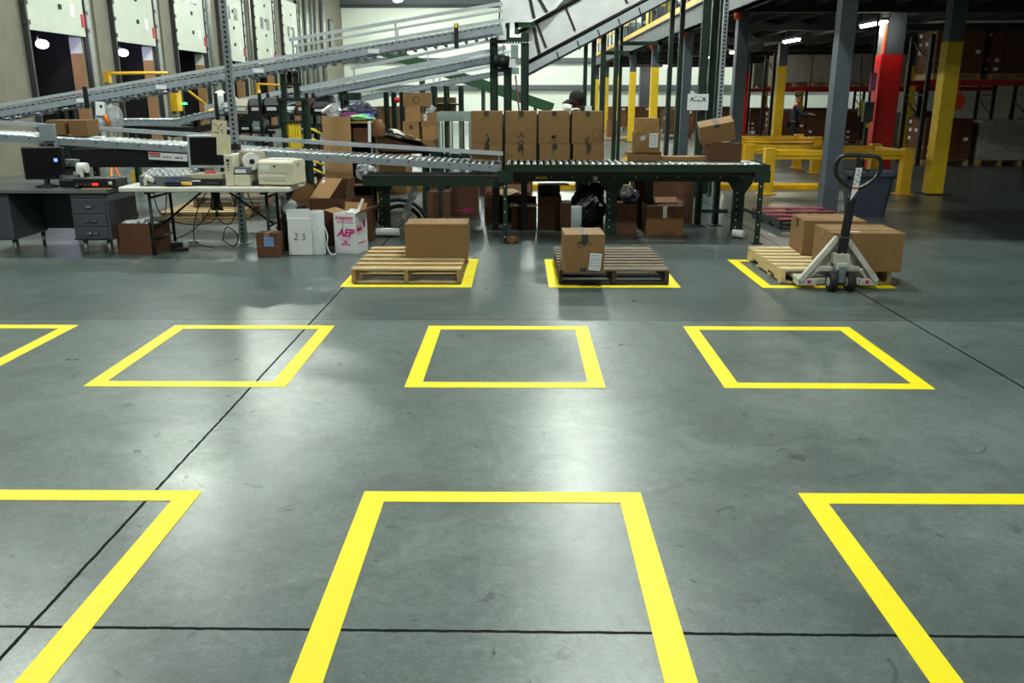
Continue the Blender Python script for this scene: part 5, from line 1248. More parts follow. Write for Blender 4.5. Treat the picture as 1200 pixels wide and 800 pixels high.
for (px, lb) in ((404, 'dark green conveyor post under the bracket above the bagged bench'), (452, 'first of three slim dark green posts left of the mixed cartons'), (461, 'middle of three slim dark green posts left of the mixed cartons'),
                 (470.5, 'third of three slim dark green posts, touching the mixed cartons'), (508, 'dark green post right behind the mixed cartons')):
    stand('conveyor_post', (px,), 108 if px > 410 else 106, 14.6 if px > 410 else 16.3, lb, .075, z0=.86 if 410 < px < 500 else 0.)
xa_, xb_ = P(380, 150, 14.6).x, P(512, 150, 14.6).x
q = MB().bx(xa_, xb_, 14.5, 14.7, .76, .86)
for x in (xa_ + .06, xb_ - .06): q.bx(x - .05, x + .05, 14.52, 14.68, 0, .76)
q.build('post_base_beam', 'green', label='low dark green base beam carrying the three slim posts behind the grey conveyor', cat='beam')
q = MB().bx(-.2, .2, -.06, .06, -.08, .05).bx(-.2, -.14, .0, .7, -.05, .04).build('post_bracket', 'green', None, tuple(P(410, 112, 16.1)), label='dark green bracket plate above the bagged bench', cat='bracket')
sm = stand('chute_stand', (579, 595, 615), (46, 79, 39), 14.5, 'cluster of dark green posts carrying the chute mouth above the carton rows', .13, bars=((575, 619, 47.5, .09), (575, 603, 82, .06)))
for k, (x, y, z, h, m) in enumerate(((588, 40, .12, .18, 'sheet'), (603, 60, .10, .2, 'teal'), (599, 74, .12, .12, 'sheet'), (604, 83, .10, .1, 'teal'))):
    p = P(x, y, 14.4); MB().bx(p.x - z * .6 - sm.location.x, p.x + z * .6 - sm.location.x, -.15, -.05, p.z - h / 2, p.z + h / 2).build('control_box', m, sm, bevel=.006)
p = P(588, 71, 14.4); MB().cyl((p.x - .12 - sm.location.x, -.1, p.z), (p.x + .12 - sm.location.x, -.1, p.z - .03), .1, 14).build('motor', 'black_steel', sm)
p = P(600, 48, 14.4); q = MB()
for k in range(10): q.cyl((p.x - .14 + k * .045 - sm.location.x, -.06, p.z - .02), (p.x - .14 + k * .045 - sm.location.x, -.05, p.z - .02), .012, 6)
q.build('bolt_pattern', 'label', sm)
a, b = P(604, 88, 14.45), P(612, 128, 14.45); MB().tube([(a.x - sm.location.x, -.04, a.z), (b.x - sm.location.x - .03, -.04, b.z - .2)], .015, 6).build('red_conduit', 'red_wood', sm)

stand('conveyor_stand', (827, 848), 205, 11.5, 'pair of dark rear posts behind the right end of the green conveyor', .07, bars=((823, 852, 247, .05), (823, 852, 209, .06)), zt=.74)
stand('conveyor_stand', (70, 81), (121, 121), 13.85, 'dark stand under the low left end of the upper inclined conveyor', .09)
stand('conveyor_stand', (150, 227), (147, 140), 16.35, 'dark stand under the level end of the middle inclined conveyor', .09)
# the big sheet metal chute coming down from the upper right
CY = 14.6
ch = empty('sheet_metal_chute', (0, CY, 0), label='wide silver sheet metal chute descending from the upper right', cat='chute')
U0, U1 = pz(611, 36.5, CY), pz(678, -1, CY); L0, L1 = pz(617, 76, CY), pz(690, 36.5, CY)
sU = (U1[1] - U0[1]) / (U1[0] - U0[0]); sL = (L1[1] - L0[1]) / (L1[0] - L0[0]); XE = 3.35
UE = (XE, U0[1] + sU * (XE - U0[0])); LE = (XE, L0[1] + sL * (XE - L0[0]))
for y, nme in ((0, 'near_side_wall'), (.95, 'far_side_wall')):
    MB().prism([L0, LE, UE, U0], 'y', y, y + .012).build(nme, 'sheet', ch)
q = MB(); q.bar((L0[0], .48, L0[1]), (LE[0], .48, LE[1]), .94, .02); q.build('chute_bed', 'sheet', ch)
q = MB(); q.tube([(U0[0] - .08, -.02, U0[1] - .03), (UE[0], -.02, UE[1])], .035, 8); q.build('top_rail', 'black_steel', ch)
q = MB(); q.tube([(L0[0] - .05, -.03, L0[1]), (LE[0], -.03, LE[1])], .03, 8); q.build('bottom_rail', 'black_steel', ch)
q = MB(); q.bar((L0[0] - .0, -.03, L0[1] - .11), (LE[0], -.03, LE[1] - .11), .04, .15); q.build('support_channel', 'rail_paint', ch)
q = MB(); q.bar((L0[0] - .08, -.06, L0[1] - .205), (LE[0], -.06, LE[1] - .205), .05, .03); q.build('lower_edge', 'black_steel', ch)
for (xa, ya, xb, yb, w) in ((625, 29, 632, 63, .05), (629, 27, 640, 56, .035), (663, 9, 674, 36, .03), (723, -24, 735, 4, .03)):
    a, b = P(xa, ya, CY), P(xb, yb, CY); MB().bar((a.x, -.012, a.z), (b.x, -.012, b.z), w, .02, (0, 1, 0)).build('rib', 'joist', ch)
for px in (652, 676, 700, 724, 748):
    p = P(px, 79 - (px - 617) * .535 + 2, CY); MB().bar((p.x, -.052, p.z + .02), (p.x + .05, -.052, p.z - .12), .02, .02, (0, 1, 0)).build('strap', 'joist', ch)
hd_ = empty('chute_hood', (0, 14.35, 0), label='grey sheet metal hood at the top of the upper inclined conveyor', cat='hood')
poly = [pz(584, -40, 14.35), pz(588, 28, 14.35), pz(624, 22, 14.35), pz(646, 11, 14.35), pz(690, -40, 14.35)]
MB().prism(poly, 'y', -.02, .0).build('front_sheet', 'sheet', hd_); MB().prism(poly, 'y', 1.3, 1.32).build('rear_sheet', 'sheet', hd_)
for (xa, ya, xb, yb, w, m) in ((620, -6, 626, 22, .05, 'joist'), (630, -4, 641, 15, .05, 'joist')):
    a, b = P(xa, ya, 14.35), P(xb, yb, 14.35); MB().bar((a.x, -.03, a.z), (b.x, -.03, b.z), w, .02, (0, 1, 0)).build('rib', m, hd_)
a, b = P(603, 26, 14.4), P(627, 32, 14.4); MB().bx(a.x, b.x, .05, .12, b.z, a.z).bx(a.x, a.x + .06, .05, .12, b.z - .1, a.z).build('green_beam', 'green_mid', hd_)
a = P(588, 20, 14.35); MB().bx(a.x + .05, a.x + .12, .3, .4, 2.5, a.z + .3).build('support_arm', 'green', hd_)
# chute posts and the tall posts beside the mezzanine
for (px, yt, Y, w, lb) in ((685.5, 48, 14.75, .06, 'dark green chute post nearest the capped worker'), (695, 37.5, 14.75, .07, 'dark green chute post, second right of the capped worker'), (706, 31, 14.75, .085, 'dark green chute post, third right of the capped worker'),
                           (721, 23, 14.75, .065, 'left one of the twin dark posts right of the carton rows'), (726.5, 20, 15.2, .05, 'right one of the twin dark posts right of the carton rows'),
                           (784, -6, 15.0, .07, 'slim dark post left of the far red column'), (795.5, -6, 15.3, .075, 'dark post just left of the far red column'), (823, -8, 14.8, .13, 'broad dark green post carrying the white notice'),
                           (833, -8, 15.4, .11, 'olive dark post right of the white notice'), (841, -8, 15.0, .08, 'dark green post left of the slotted galvanised strut')):
    stand('tall_green_post', (px,), yt, Y, lb, w)
sp_ = empty('slotted_strut', (P(848, 60, 14.7).x, 14.7, 0), label='slim slotted galvanised strut rising beside the grey column right of the notice', cat='post')
zt_ = P(848, -40, 14.7).z
MB().bx(-.04, .04, 0, .004, 0, zt_).bx(-.04, -.036, .004, .05, 0, zt_).bx(.036, .04, .004, .05, 0, zt_).build('channel', 'strut_slots', sp_)
for k, (pa, pb, py, Y, lb) in enumerate(((727, 775, 51, 15.0, 'upper dark green cross beam between the chute posts and grey column'), (706, 741, 62, 14.9, 'lower dark green cross beam between the chute posts'))):
    a, b = P(pa, py, Y), P(pb, py, Y); q = MB().bx(a.x, b.x, Y - .04, Y + .04, a.z - .03, a.z + .03)
    q.bx(b.x - .05, b.x, Y - .04, Y + .04, a.z - .12, a.z + .03).build('cross_beam', 'green', label=lb, cat='beam', group='dark green cross beams')
# notice
a, b = P(806, 110, 14.7), P(829.5, 129, 14.7)
nt = MB().bx(0, b.x - a.x, -.004, 0, b.z - a.z, 0).bx(.04, .1, -.003, .001, 0, .05).build('hanging_notice', 'label', None, (a.x, 14.70, a.z), label='white paper notice hung on the dark posts left of the tilted box', cat='sign')
w_, h_ = b.x - a.x, a.z - b.z
text('Overgoods', .062, 'ink', nt, (w_ * .5, -.0045, -h_ * .40), FRONT, bold=.001)
q = MB()
for s in (-1, 1):
    q.prism([(w_ / 2 + s * .075, -.06), (w_ / 2 + s * .118, -.058), (w_ / 2 + s * .108, -.095), (w_ / 2 + s * .09, -.10)], 'y', -.0055, -.004)
    q.tube([(w_ / 2 + s * .075, -.0045, -.062), (w_ / 2 + s * .04, -.0045, -.045), (w_ / 2 + s * .01, -.0045, -.05)], .004, 6)
q.build('printed_emblem', 'ink', nt)
# long green belt conveyor far behind
a, b = P(440, 57, 30), P(648, 127, 30)
gb = empty('green_belt_conveyor', (a.x, 30, 0), label='long dark green belt conveyor descending to the right far behind', cat='conveyor')
MB().bar((0, 0, a.z), (b.x - a.x, 0, b.z), .05, .34).bar((0, .8, a.z), (b.x - a.x, .8, b.z), .05, .34).build('side_frame', 'green_mid', gb)
MB().bar((0, .4, a.z + .1), (b.x - a.x, .4, b.z + .1), .78, .03).build('belt', 'black_rubber', gb)
for t in (.25, .6, .9):
    x = (b.x - a.x) * t; z = a.z + (b.z - a.z) * t
    for y in (0, .8): MB().bx(x - .05, x + .05, y - .04, y + .04, 0, z - .1).build('leg', 'green', gb)
a = P(559, 113, 40.0)
# ------------------------------------------------------------------ clutter at the left: bags, boxes, parts rack
p = P(118.5, 127.5, 13.4); eb_ = MB().bx(-.07, .07, -.06, .0, -.1, .1).build('switch_box', 'sheet', None, (p.x, 13.42, p.z), rot=(0, .1, 0), bevel=.006, label='tilted white switch box hanging under the upper inclined conveyor', cat='switch box')
MB().cyl((.02, -.06, .04), (.02, -.075, .04), .02, 12).build('knob', 'black_plastic', eb_)
for k, (px, py, r, lb) in enumerate(((134, 140, .17, 'clear plastic sack hanging under the upper inclined conveyor'), (118, 143, .11, 'small clear sack hanging under the white switch box'))):
    m_ = MB(); m_.ball((0, 0, 0), r, 14, 10, jit=.12, sq=(.8, .7, 1.3), seed=k + 20); m_.build('plastic_bag', 'bag_clear', None, tuple(P(px, py, 13.45)), label=lb, cat='bag', group='sacks under the upper conveyor')
MB().tube([tuple(P(123, 134, 13.3)), tuple(P(128, 147, 13.3))], .028, 10).build('orange_tube', 'orange', label='short orange tube hanging between the two clear sacks', cat='tube')
zs_ = lambda x: p0c2[1] + s2_ * (x - p0c2[0])
p = P(258, 111, 16.35); p.z = zs_(p.x) + .15; m_ = MB(); m_.ball((0, 0, 0), .16, 12, 8, jit=.12, sq=(.9, .7, 1.2), seed=31); m_.build('white_sack', 'paper', None, tuple(p), label='white sack lying on the middle conveyor behind the slotted post', cat='sack')
q_ = P(270, 118, 16.3); sgl = empty('work_lamp', (q_.x, q_.y, zs_(q_.x) + .10), label='white drum shaped work lamp near the slotted post', cat='lamp')
MB().cyl((-.12, 0, -.05), (.10, -.02, .07), .08, 14).build('drum', 'paper', sgl); MB().tube([(-.02, .05, 0), (-.02, .1, .3)], .015, 6).build('bracket', 'black_steel', sgl)
t_ = empty('orange_tripod', (P(132, 195, 12.3).x, 12.3, 0), label='orange tripod stand on the floor behind the grey desk', cat='tripod')
for k in range(3):
    aa = 2 * pi * k / 3 + .5; MB().tube([(0, 0, .80), (.26 * cos(aa), .26 * sin(aa), 0)], .018, 8).build('leg', 'orange', t_)
MB().tube([(0, 0, .74), (0, 0, 1.02)], .03, 10).build('centre_column', 'orange', t_)
yb_ = carton(.17, .2, .30, (P(160, 219, 16.4).x, 16.5, 0), 'small yellow box on the floor far behind the desk corner', m='plastic_yellow')
# parts rack behind the green stand
RK = empty('parts_rack', (P(337, 150, 15.2).x, 15.3, 0), label='dark rack full of small parts bins behind the yellow slatted panel', cat='rack')
for x in (-1.15, -.4, .4, 1.0):
    for y in (-.25, .25): MB().bx(x - .025, x + .025, y - .025, y + .025, 0, 1.72).build('upright', 'black_steel', RK)
ZS = (.35, .72, 1.08, 1.38)
for z in ZS: MB().bx(-1.18, 1.03, -.27, .27, z - .03, z).build('shelf', 'black_steel', RK)
rd = random.Random(3)
cn = ['grey', 'dark grey', 'beige', 'black', 'teal', 'white', 'red', 'brown', 'yellow', 'blue']
cm_ = {'grey': 'grey_plastic', 'dark grey': 'joist', 'beige': 'beige_dark', 'black': 'black_plastic', 'teal': 'teal', 'white': 'plastic_white', 'red': 'red_wood', 'brown': 'card_dark', 'yellow': 'plastic_yellow', 'blue': 'blue'}
sh = ['bottom', 'lower middle', 'upper middle', 'top']; cnt_ = {}
lay = (('black', 'grey', 'brown', 'black', 'dark grey', 'teal', 'black'), ('yellow', 'grey', 'dark grey', 'black', 'red', 'dark grey', 'brown', 'teal'), ('grey', 'black', 'teal', 'dark grey', 'grey', 'blue', 'dark grey', 'brown'), ('grey', 'beige', 'dark grey', 'black', 'teal', 'brown', 'black'))
for i, z in enumerate(ZS):
    x = -1.05
    for cname in lay[i]:
        w = rd.uniform(.15, .29); h = rd.uniform(.09, .2 if i < 3 else .26); key = (cname, i); cnt_[key] = cnt_.get(key, 0) + 1
        m_ = MB(); m_.prism([(-.18, 0), (.18, 0), (.18, h), (-.1, h), (-.2, h * .55)], 'x', -w / 2 + .01, w / 2 - .01)
        b_ = m_.build('parts_bin', cm_[cname], None, (RK.location.x + x + w / 2, 15.24, z + .002), label='%s parts bin%s on the dark rack, %s shelf' % (cname, '' if cnt_[key] == 1 else (' (second from left)' if cnt_[key] == 2 else ' (third from left)'), sh[i]), cat='bin', group='parts bins on the dark rack')
        MB().bx(-w * .3, w * .3, -.202, -.19, h * .2, h * .42).build('bin_label', 'label' if cname != 'white' else 'ink', b_)
        x += w + .01
wp = MB().bx(-.04, .04, -.03, .03, 0, P(326, 151, 13.6).z).build('white_channel', 'galv', None, (P(326, 150, 13.6).x, 13.6, 0), label='pale vertical channel left of the dark green stand', cat='post')
yt_ = empty('yellow_hose_reel', (P(373, 156, 13.3).x, 13.3, 0), label='yellow and black stand with hooks left of the particle board bench', cat='stand')
MB().bx(-.02, .02, -.02, .02, 0, 1.25).bx(-.15, .15, -.12, .12, 0, .02).build('post', 'black_steel', yt_)
for z in (.55, .68, 1.0, 1.15): MB().tube([(-.1, -.03, z + .05), (.06, -.03, z - .03)], .02, 8).build('hook', 'plastic_yellow', yt_)
# ------------------------------------------------------------------ machinery on the mezzanine
for k, (x, z, lb) in enumerate(((5.4, 4.6, 'green conveyor on legs nearest the mezzanine edge'), (7.0, 5.2, 'higher green conveyor behind the edge one on the mezzanine'))):
    r = empty('mezzanine_conveyor', (x, 13, 3.62), label=lb, cat='conveyor', group='conveyors up on the mezzanine')
    z -= 3.62
    MB().bx(-.35, -.3, 0, 32, z - .12, z).bx(.3, .35, 0, 32, z - .12, z).build('side_frame', 'green_mid', r)
    MB().bx(-.3, .3, 0, 32, z - .06, z - .03).build('belt', 'steel', r)
    for j in range(12):
        MB().bx(-.34, -.28, j * 2.8 + .3, j * 2.8 + .38, 0, z - .1).bx(.28, .34, j * 2.8 + .3, j * 2.8 + .38, 0, z - .1).bx(-.3, .3, j * 2.8 + .3, j * 2.8 + .36, z * .5, z * .5 + .05).build('leg', 'green', r)
rd = random.Random(9)
MZ = ('white', 'teal', 'grey', 'beige', 'yellow', 'white', 'teal', 'grey')
for k in range(8):
    w, d, h = rd.uniform(.4, .8), rd.uniform(.4, 1.), rd.uniform(.5, 1.3)
    o = MB().bx(-w / 2, w / 2, -d / 2, d / 2, 0, h).build('control_cabinet', cm_[MZ[k]], None, (4.62 + (k % 2) * 1.5, 16 + k * 3.7, 3.62), bevel=.01,
        label='%s machine cabinet, number %s from the front on the mezzanine' % (MZ[k], ('one', 'two', 'three', 'four', 'five', 'six', 'seven', 'eight')[k]), cat='cabinet', group='machine cabinets on the mezzanine')
    MB().bx(-w * .35, w * .35, -d / 2 - .01, -d / 2, h * .2, h * .85).build('door', 'label' if k % 2 else 'grey_plastic', o)

# ------------------------------------------------------------------ pallet loads and racks under the mezzanine
def load(nx, ny, nz, cw, cd, chh, m, seed, wrap=False, lab=.25):
    r = empty('pallet_load', (0, 0, 0), cat='pallet load')
    rd = random.Random(seed); W, D = nx * cw, ny * cd
    f = MB()
    for k in range(6): y = -D / 2 + D * (k + .5) / 6; f.bx(-W / 2, W / 2, y - D * .06, y + D * .06, .12, .14)
    for x in (-W / 2 + .05, 0, W / 2 - .05): f.bx(x - .045, x + .045, -D / 2, D / 2, .0, .12)
    f.build('pallet', 'wood', r)
    b = MB(); lb = MB()
    for k in range(nz):
        for i in range(nx):
            for j in range(ny):
                if j not in (0, ny - 1) and i not in (0, nx - 1) and k < nz - 1: continue
                e = .006; x0 = -W / 2 + i * cw + rd.uniform(-e, e); y0 = -D / 2 + j * cd + rd.uniform(-e, e) * 2; z0 = .142 + k * chh
                b.bx(x0 + e, x0 + cw - e, y0 + e, y0 + cd - e, z0, z0 + chh - .005)
                if j == 0 and rd.random() < lab: lb.bx(x0 + cw * .3, x0 + cw * .68, y0 + e - .003, y0 + e, z0 + chh * .3, z0 + chh * .7)
                if i == 0 and rd.random() < lab: lb.bx(x0 + e - .003, x0 + e, y0 + cd * .3, y0 + cd * .7, z0 + chh * .3, z0 + chh * .7)
    b.build('carton_stack', m, r)
    if lb.v: lb.build('label_marking', 'label', r)
    if wrap:
        q = MB(); q.bx(-W / 2 - .008, W / 2 + .008, -D / 2 - .008, D / 2 + .008, .15, .142 + nz * chh + .005); q.build('wrap_film', MATS['wrap'], r)
    return r
mt = mat('wrap', (235, 238, 240), .12, var=.3, scale=7, alpha=.45, bump=.8, stretch=(1, 1, 3))
LA = load(3, 3, 4, .38, .4, .23, 'card', 1, True); LB = load(4, 3, 5, .29, .36, .2, 'card_dark', 2, False, .35); LC = load(3, 2, 4, .4, .5, .25, 'card_old', 3, False, .1); LD = load(4, 4, 5, .28, .28, .19, 'card_old', 4, True)
used_ = set()
def put(L, x, y, z, label, rz=0., group='pallet loads under the mezzanine'):
    if L.name not in used_:
        used_.add(L.name); L.location = (x, y, z); L.rotation_euler = (0, 0, rz); tag(L, label, None, group); return L
    return copy_tree(L, (x, y, z), rz, label=label, group=group)
def rack(x0, n, bay, y, zbeams, label, ztop=3.1, d=1.1):
    r = empty('pallet_rack', (x0, y, 0), label=label, cat='pallet rack', group='red beamed pallet racks')
    for k in range(n + 1):
        for yy in (0, d):
            MB().bx(k * bay - .05, k * bay + .05, yy - .04, yy + .04, 0, ztop).bx(k * bay - .09, k * bay + .09, yy - .07, yy + .07, 0, .012).build('upright', 'black_steel', r)
        for j in range(4): MB().bar((k * bay, 0, .3 + j * .7), (k * bay, d, .3 + j * .7 + (.6 if j % 2 else 0)), .03, .03).build('brace', 'black_steel', r)
    for z in zbeams:
        for yy in (-.03, d + .03): MB().bx(.05, n * bay - .05, yy - .025, yy + .025, z - .13, z).build('beam', 'rack_red', r)
        q = MB()
        for k in range(int(n * bay / .3)): q.bx(.1 + k * .3, .18 + k * .3, -.02, d, z - .02, z)
        q.build('deck_slat', 'joist', r)
    return r
rack(8.9, 3, 2.6, 31.5, (1.98,), 'far red beamed pallet rack seen left of the thick grey column')
RA = [(LA, 9.6, 1.985, 'shrink wrapped load high on the far rack, leftmost'), (LA, 10.8, 1.985, 'shrink wrapped load high on the far rack behind the yellow column'), (LD, 12.15, 1.985, 'shrink wrapped load high on the far rack, rightmost left of the grey column'), (LD, 13.4, 1.985, 'wrapped load high on the far rack, just right of the grey column'), (LA, 14.8, 1.985, 'wrapped load high on the far rack near its right end'),
      (LB, 9.6, 0, 'reddish brown load on the floor under the far rack, leftmost'), (LB, 10.8, 0, 'reddish brown load on the floor under the far rack, second from left'), (LB, 12.15, 0, 'dark brown load on the floor under the far rack left of the grey column'), (LD, 13.4, 0, 'load on the floor under the far rack right of the grey column'), (LB, 14.8, 0, 'dark load on the floor under the far rack at its right end')]
for L, x, z, lb in RA: put(L, x, 32.05, z, lb)
rack(10.4, 3, 2.6, 40.5, (1.98,), 'farthest red beamed pallet rack, mostly hidden behind the second one')
for k, x in enumerate((11.1, 12.35, 13.7, 14.95, 16.3)):
    od = ('first', 'second', 'third', 'fourth', 'fifth')[k]
    put((LB, LD)[k % 2], x, 41.05, 0, '%s load from the left on the floor of the farthest rack' % od); put((LD, LA)[k % 2], x, 41.05, 1.985, '%s load from the left high on the farthest rack' % od)
rack(9.9, 2, 2.75, 21.8, (2.05,), 'nearer dark pallet rack behind the lone yellow column at the right')
RB = [(LB, 10.6, 2.055, 'load with white labels on the upper level of the nearer rack'), (LB, 11.95, 2.055, 'second load on the upper level of the nearer rack, cut by the edge'), (LD, 13.4, 2.055, 'load on the upper level of the nearer rack beyond the photo edge'), (LB, 10.6, 0, 'dark load on the floor of the nearer rack behind the dull yellow column'), (LD, 11.95, 0, 'wrapped load on the floor of the nearer rack at the right edge'), (LB, 13.4, 0, 'load on the floor of the nearer rack beyond the photo edge')]
for L, x, z, lb in RB: put(L, x, 22.35, z, lb)
for k, x in enumerate((4.85, 6.1, 7.35, 9.15, 10.4)):
    put(LC, x, 45.6 + (k % 2) * .3, 0, '%s low brown load from the left along the far wall' % ('first', 'second', 'third', 'fourth', 'fifth')[k], .02 * k)
put(LC, 6.6, 37.2, 0, 'low brown load with pale top behind the stacked conveyor boxes', .04)
o = carton(.42, .5, .62, (3.55, 34.0, .142), 'grey brown carton standing on its own far pallet by the twin posts', m='card_old')
pallet((3.6, 34.0, 0), 'distant pale pallet under the lone grey brown carton', .0, group='pallets lying behind the conveyor')
os_ = empty('orange_cone', (8.75, 17.9, 0), label='orange cloth marker hanging beside the lone yellow column', cat='marker') if False else None
m_ = MB().prism([(-.16, -.16), (.12, -.2), (.2, .05), (.02, .22), (-.2, .12)], 'y', -.02, .02).bx(-.02, .0, -.005, .005, .1, .62).build('orange_flag', 'orange_red', None, tuple(P(1122, 119, 21.66)), label='orange tag hanging on the nearer rack beside the lone yellow column', cat='tag')
# control box with yellow lamp beside the red pier
p = P(1017, 131, 18.4); cb = MB().bx(-.1, .1, -.06, .06, -.2, .2).build('control_box', 'grey_col', None, tuple(p), label='bluish grey control box left of the red pier', cat='control box', bevel=.01)
MB().bx(-.03, .04, -.07, -.06, -.32, -.22).build('yellow_button', 'plastic_yellow', cb); MB().bx(-.035, .035, -.04, .04, -p.z + .005, -.2).bx(-.02, .02, -.02, .02, .2, 2.0).build('conduit', 'joist', cb)
MB().bx(-.04, .04, -.02, .0, -.16, .16).build('yellow_tag', 'plastic_yellow', None, tuple(P(1008.5, 126, 18.0)), label='yellow tag hanging left of the control box', cat='tag')
MB().bx(-.06, .06, -.02, .02, -.18, .18).build('pink_sign', 'pink', None, tuple(P(1023, 96, 18.3)), label='small glowing pink sign beside the top of the red pier', cat='sign')
MB().tube([tuple(P(1010, 60, 17.5)), tuple(P(1006, 178, 17.5))], .012, 6).build('hanging_pendant_cable', 'black_steel', label='thin dark pendant cable hanging behind the pallet jack handle', cat='cable')

# ------------------------------------------------------------------ people
def skinmesh(name, verts, edges, m, parent, sub=2, **kw):
    me = bpy.data.meshes.new(name); me.from_pydata([v[:3] for v in verts], edges, []); me.materials.append(MATS[m])
    o = bpy.data.objects.new(name, me); COL.objects.link(o)
    if parent: o.parent = parent
    sk = o.modifiers.new('skin', 'SKIN'); sk.use_smooth_shade = True; sk.branch_smoothing = .6
    for i, v in enumerate(verts):
        s = me.skin_vertices[0].data[i]; r = v[3]; s.radius = (r, r) if not isinstance(r, tuple) else r; s.use_root = (i == 0)
    sb = o.modifiers.new('sub', 'SUBSURF'); sb.levels = sub; sb.render_levels = sub
    tag(o, **kw); return o
def person(loc, rz, label, armL, armR, headfwd, skin, shirt, hat=True, lean=0.):
    """stands facing local -y; arms: (elbow, wrist, finger direction)"""
    hf = headfwd; ln = lean
    V = [(0, 0, .95, (.155, .12)), (0, -ln * .3, 1.12, (.14, .11)), (0, -ln * .7, 1.30, (.165, .12)), (0, -ln, 1.42, (.12, .09)), (0, -ln - .3 * hf, 1.50, .055), (0, -ln - .7 * hf, 1.565, (.062, .066)), (0, -ln - hf, 1.64, (.077, .092)), (0, -ln - hf * .95, 1.70, (.076, .09)), (0, -ln - hf * .8, 1.745, (.045, .055))]
    E = [(i, i + 1) for i in range(8)]
    V += [(0, -ln - hf - .105, 1.615, .014), (.083, -ln - hf + .01, 1.63, .014), (-.083, -ln - hf + .01, 1.63, .014), (0, -ln - hf - .07, 1.56, .03)]
    E += [(6, 9), (6, 10), (6, 11), (5, 12)]
    shirtV = [(x, y, z, (r[0] + .012, r[1] + .012) if isinstance(r, tuple) else r + .008) for x, y, z, r in V[:5]]; shirtV[0] = (0, 0, .86, (.172, .138)); shirtV[4] = (0, -ln - .1 * hf, 1.455, .07)
    shirtE = [(0, 1), (1, 2), (2, 3), (3, 4)]
    legV = [(0, 0, 1.0, (.165, .13))]; legE = []; shoes = []
    for s, arm in ((-1, armR), (1, armL)):
        n = len(V); el, wr, fd = [Vector(a) for a in arm]; sh_ = Vector((s * .185, -ln, 1.40))
        V += [(*sh_, .062), (*el, .043), (*wr, .028)]; E += [(3, n), (n, n + 1), (n + 1, n + 2)]
        fd.normalize(); side = Vector((1, 0, 0)) if abs(fd.x) < .8 else Vector((0, 1, 0)); palm = wr + fd * .085
        V.append((*palm, (.036, .017))); E.append((n + 2, n + 3))
        for k in range(4):
            b = palm + side * (-.03 + .02 * k); d1 = fd * (.045 - .006 * abs(k - 1.5)) + Vector((0, 0, -.012)); d2 = fd * .026 + Vector((0, 0, -.022))
            m0 = len(V); V += [(*(b + d1), .009), (*(b + d1 + d2), .008)]; E += [(n + 3, m0), (m0, m0 + 1)]
        m0 = len(V); tb_ = wr + fd * .03 - side * s * .035; V += [(*tb_, .012), (*(tb_ + fd * .045 - side * s * .012), .009)]; E += [(n + 2, m0), (m0, m0 + 1)]
        q = len(shirtV); shirtV += [(*sh_, .075), (*el, .056), (*(wr + (el - wr) * .12), .042)]; shirtE += [(3, q), (q, q + 1), (q + 1, q + 2)]
        n = len(V); V += [(s * .1, 0, .90, .085), (s * .11, -.015, .50, .058), (s * .11, .02, .09, .038), (s * .125, -.15, .035, (.04, .03))]; E += [(0, n), (n, n + 1), (n + 1, n + 2), (n + 2, n + 3)]
        q = len(legV); legV += [(s * .1, 0, .88, .1), (s * .11, -.015, .50, .075), (s * .11, .02, .1, .06)]; legE += [(0, q), (q, q + 1), (q + 1, q + 2)]
        shoes.append((s, ))
    body = skinmesh('person', V, E, skin, None, 2, label=label, cat='person'); body.location = loc; body.rotation_euler = (0, 0, rz)
    skinmesh('shirt', shirtV, shirtE, shirt, body); skinmesh('trousers', legV, legE, 'trousers', body)
    for s in (-1, 1):
        skinmesh('shoe', [(s * .11, .03, .05, (.05, .05)), (s * .118, -.08, .045, (.052, .042)), (s * .125, -.18, .04, (.045, .036))], [(0, 1), (1, 2)], 'shoe', body)
    hy = -ln - hf
    for s in (-1, 1): MB().ball((s * .032, hy - .086, 1.655), .011, 8, 6).build('eye', 'ink', body)
    MB().ball((0, hy - .09, 1.585), .022, 8, 5, sq=(1.2, .4, .3)).build('mouth', 'red_wood', body)
    if hat:
        q = MB(); q.lathe([(.108, 1.655), (.112, 1.69), (.104, 1.735), (.075, 1.772), (.035, 1.787), (.001, 1.79)], 18, (0, 0, 0)); M_ = Matrix.Rotation(-.22, 4, 'X')
        q.v = [((M_ @ (Vector(v) - Vector((0, 0, 1.65)))) + Vector((0, hy + .012, 1.65)))[:] for v in q.v]; cp = q.build('cap', 'cap', body)
        q = MB(); n = 9
        vs = [(.105 * sin(t), hy - .06 - .05 * cos(t), 1.672 - .0 * abs(t)) for t in [(-1 + 2 * i / (n - 1)) * 1.15 for i in range(n)]]
        vo = [(.085 * sin(t), hy - .10 - .10 * cos(t), 1.628 - .012 * abs(t)) for t in [(-1 + 2 * i / (n - 1)) * 1.15 for i in range(n)]]
        q.add(vs + vo, [(i, i + 1, n + i + 1, n + i) for i in range(n - 1)]); q.add([(x, y, z - .005) for x, y, z in vs + vo], [(i, n + i, n + i + 1, i + 1) for i in range(n - 1)]); q.build('visor', 'cap', cp)
        q = MB(); q.ball((0, hy + .055, 1.615), .075, 12, 8, sq=(1.0, .75, .9)); q.build('hair', 'hair', body)
    else:
        q = MB(); q.ball((0, hy + .02, 1.695), .1, 14, 9, sq=(.88, 1.0, .72)); q.build('hair', 'hair', body)
    return body
hp = P(677.5, 119, 12.15)
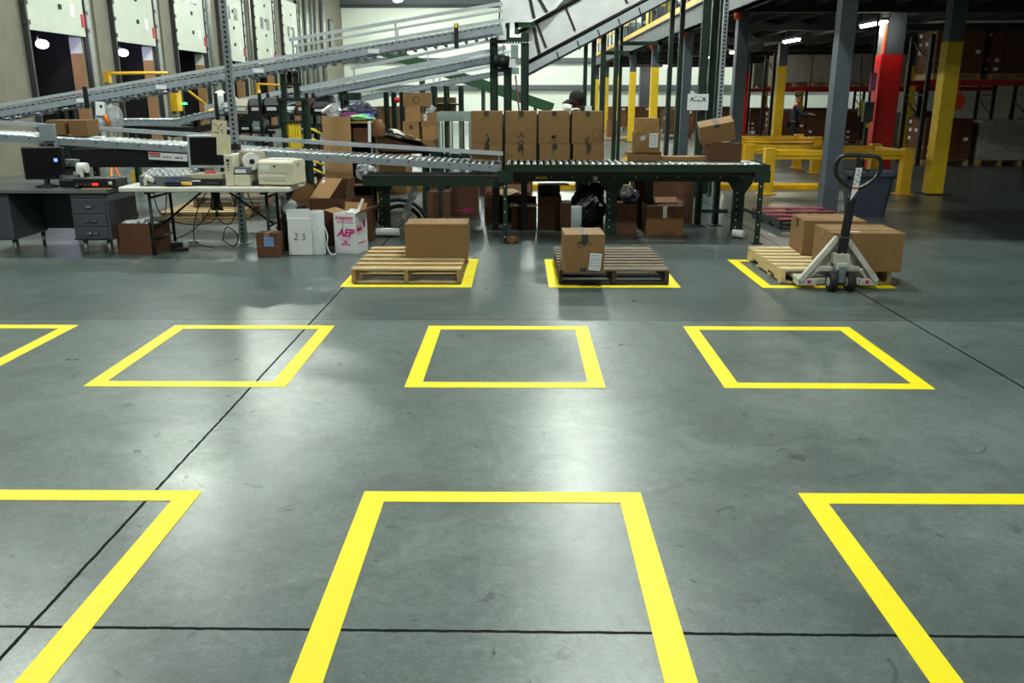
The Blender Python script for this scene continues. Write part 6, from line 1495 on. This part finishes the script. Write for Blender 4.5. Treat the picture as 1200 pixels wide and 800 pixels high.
person((hp.x + .12, 12.2, hp.z - 1.64), -1.15, 'worker in a black cap looking down behind the carton rows', ((.27, -.22, 1.18), (.14, -.42, 1.12), (-.1, -1, -.1)), ((-.27, -.22, 1.18), (-.12, -.44, 1.12), (.1, -1, -.1)), .09, 'skin', 'shirt_dark', True, .08)
person((7.75, 25.1, 0), 1.35, 'worker in navy clothes standing behind the rear yellow barrier', ((.24, -.2, 1.14), (.16, -.44, 1.18), (0, -1, 0)), ((-.24, -.2, 1.14), (-.12, -.44, 1.16), (0, -1, 0)), .06, 'skin_light', 'shirt_navy', False, .04)
# papers and a labelled device on top of the upper cartons
zt_ = P(660, 130, 11.2).z
ctop = max((o.location.z + o.dimensions.z for o in COL.objects if o.get('group') == 'cartons in two rows behind the conveyor'), default=1.5)
p = P(668, 129, 11.3)
MB().box((0, 0, .012), (.34, .2, .006), (.03, -.06, .1)).build('paper_sheet', 'paper', None, (p.x - .06, 11.3, ctop + .008), label='white paper sheet lying on the upper cartons before the worker', cat='paper')
m_ = MB(); m_.ball((0, 0, .03), .055, 8, 5, jit=.3, sq=(1, .8, .8), seed=41); m_.build('crumpled_paper', 'paper', None, (P(664, 127, 11.25).x, 11.22, ctop + .006), label='crumpled white paper on the upper cartons before the worker', cat='paper')
dv_ = MB().bx(-.055, .0, -.03, .03, 0, .062).build('label_device', 'black_plastic', None, (P(685, 127, 11.2).x, 11.16, ctop + .004), label='small black and white labelled pack on the fourth upper carton', cat='pack', bevel=.004)
MB().bx(.0, .085, -.03, .03, 0, .06).build('white_label_half', 'label', dv_)

# ------------------------------------------------------------------ world and render look
w = bpy.data.worlds.new('world'); SC.world = w; w.use_nodes = True
w.node_tree.nodes['Background'].inputs[0].default_value = (.6, .68, .75, 1); w.node_tree.nodes['Background'].inputs[1].default_value = .15
vs_ = SC.view_settings; vs_.view_transform = 'Standard'; vs_.look = 'None'; vs_.gamma = 1.0; vs_.use_curve_mapping = False; vs_.exposure = 0.0
cy = SC.cycles
cy.use_denoising = True
try: cy.denoiser = 'OPENIMAGEDENOISE'
except Exception: pass
cy.max_bounces = 8; cy.diffuse_bounces = 4; cy.glossy_bounces = 4; cy.transparent_max_bounces = 12; cy.sample_clamp_indirect = 6.0; cy.caustics_reflective = False; cy.caustics_refractive = False
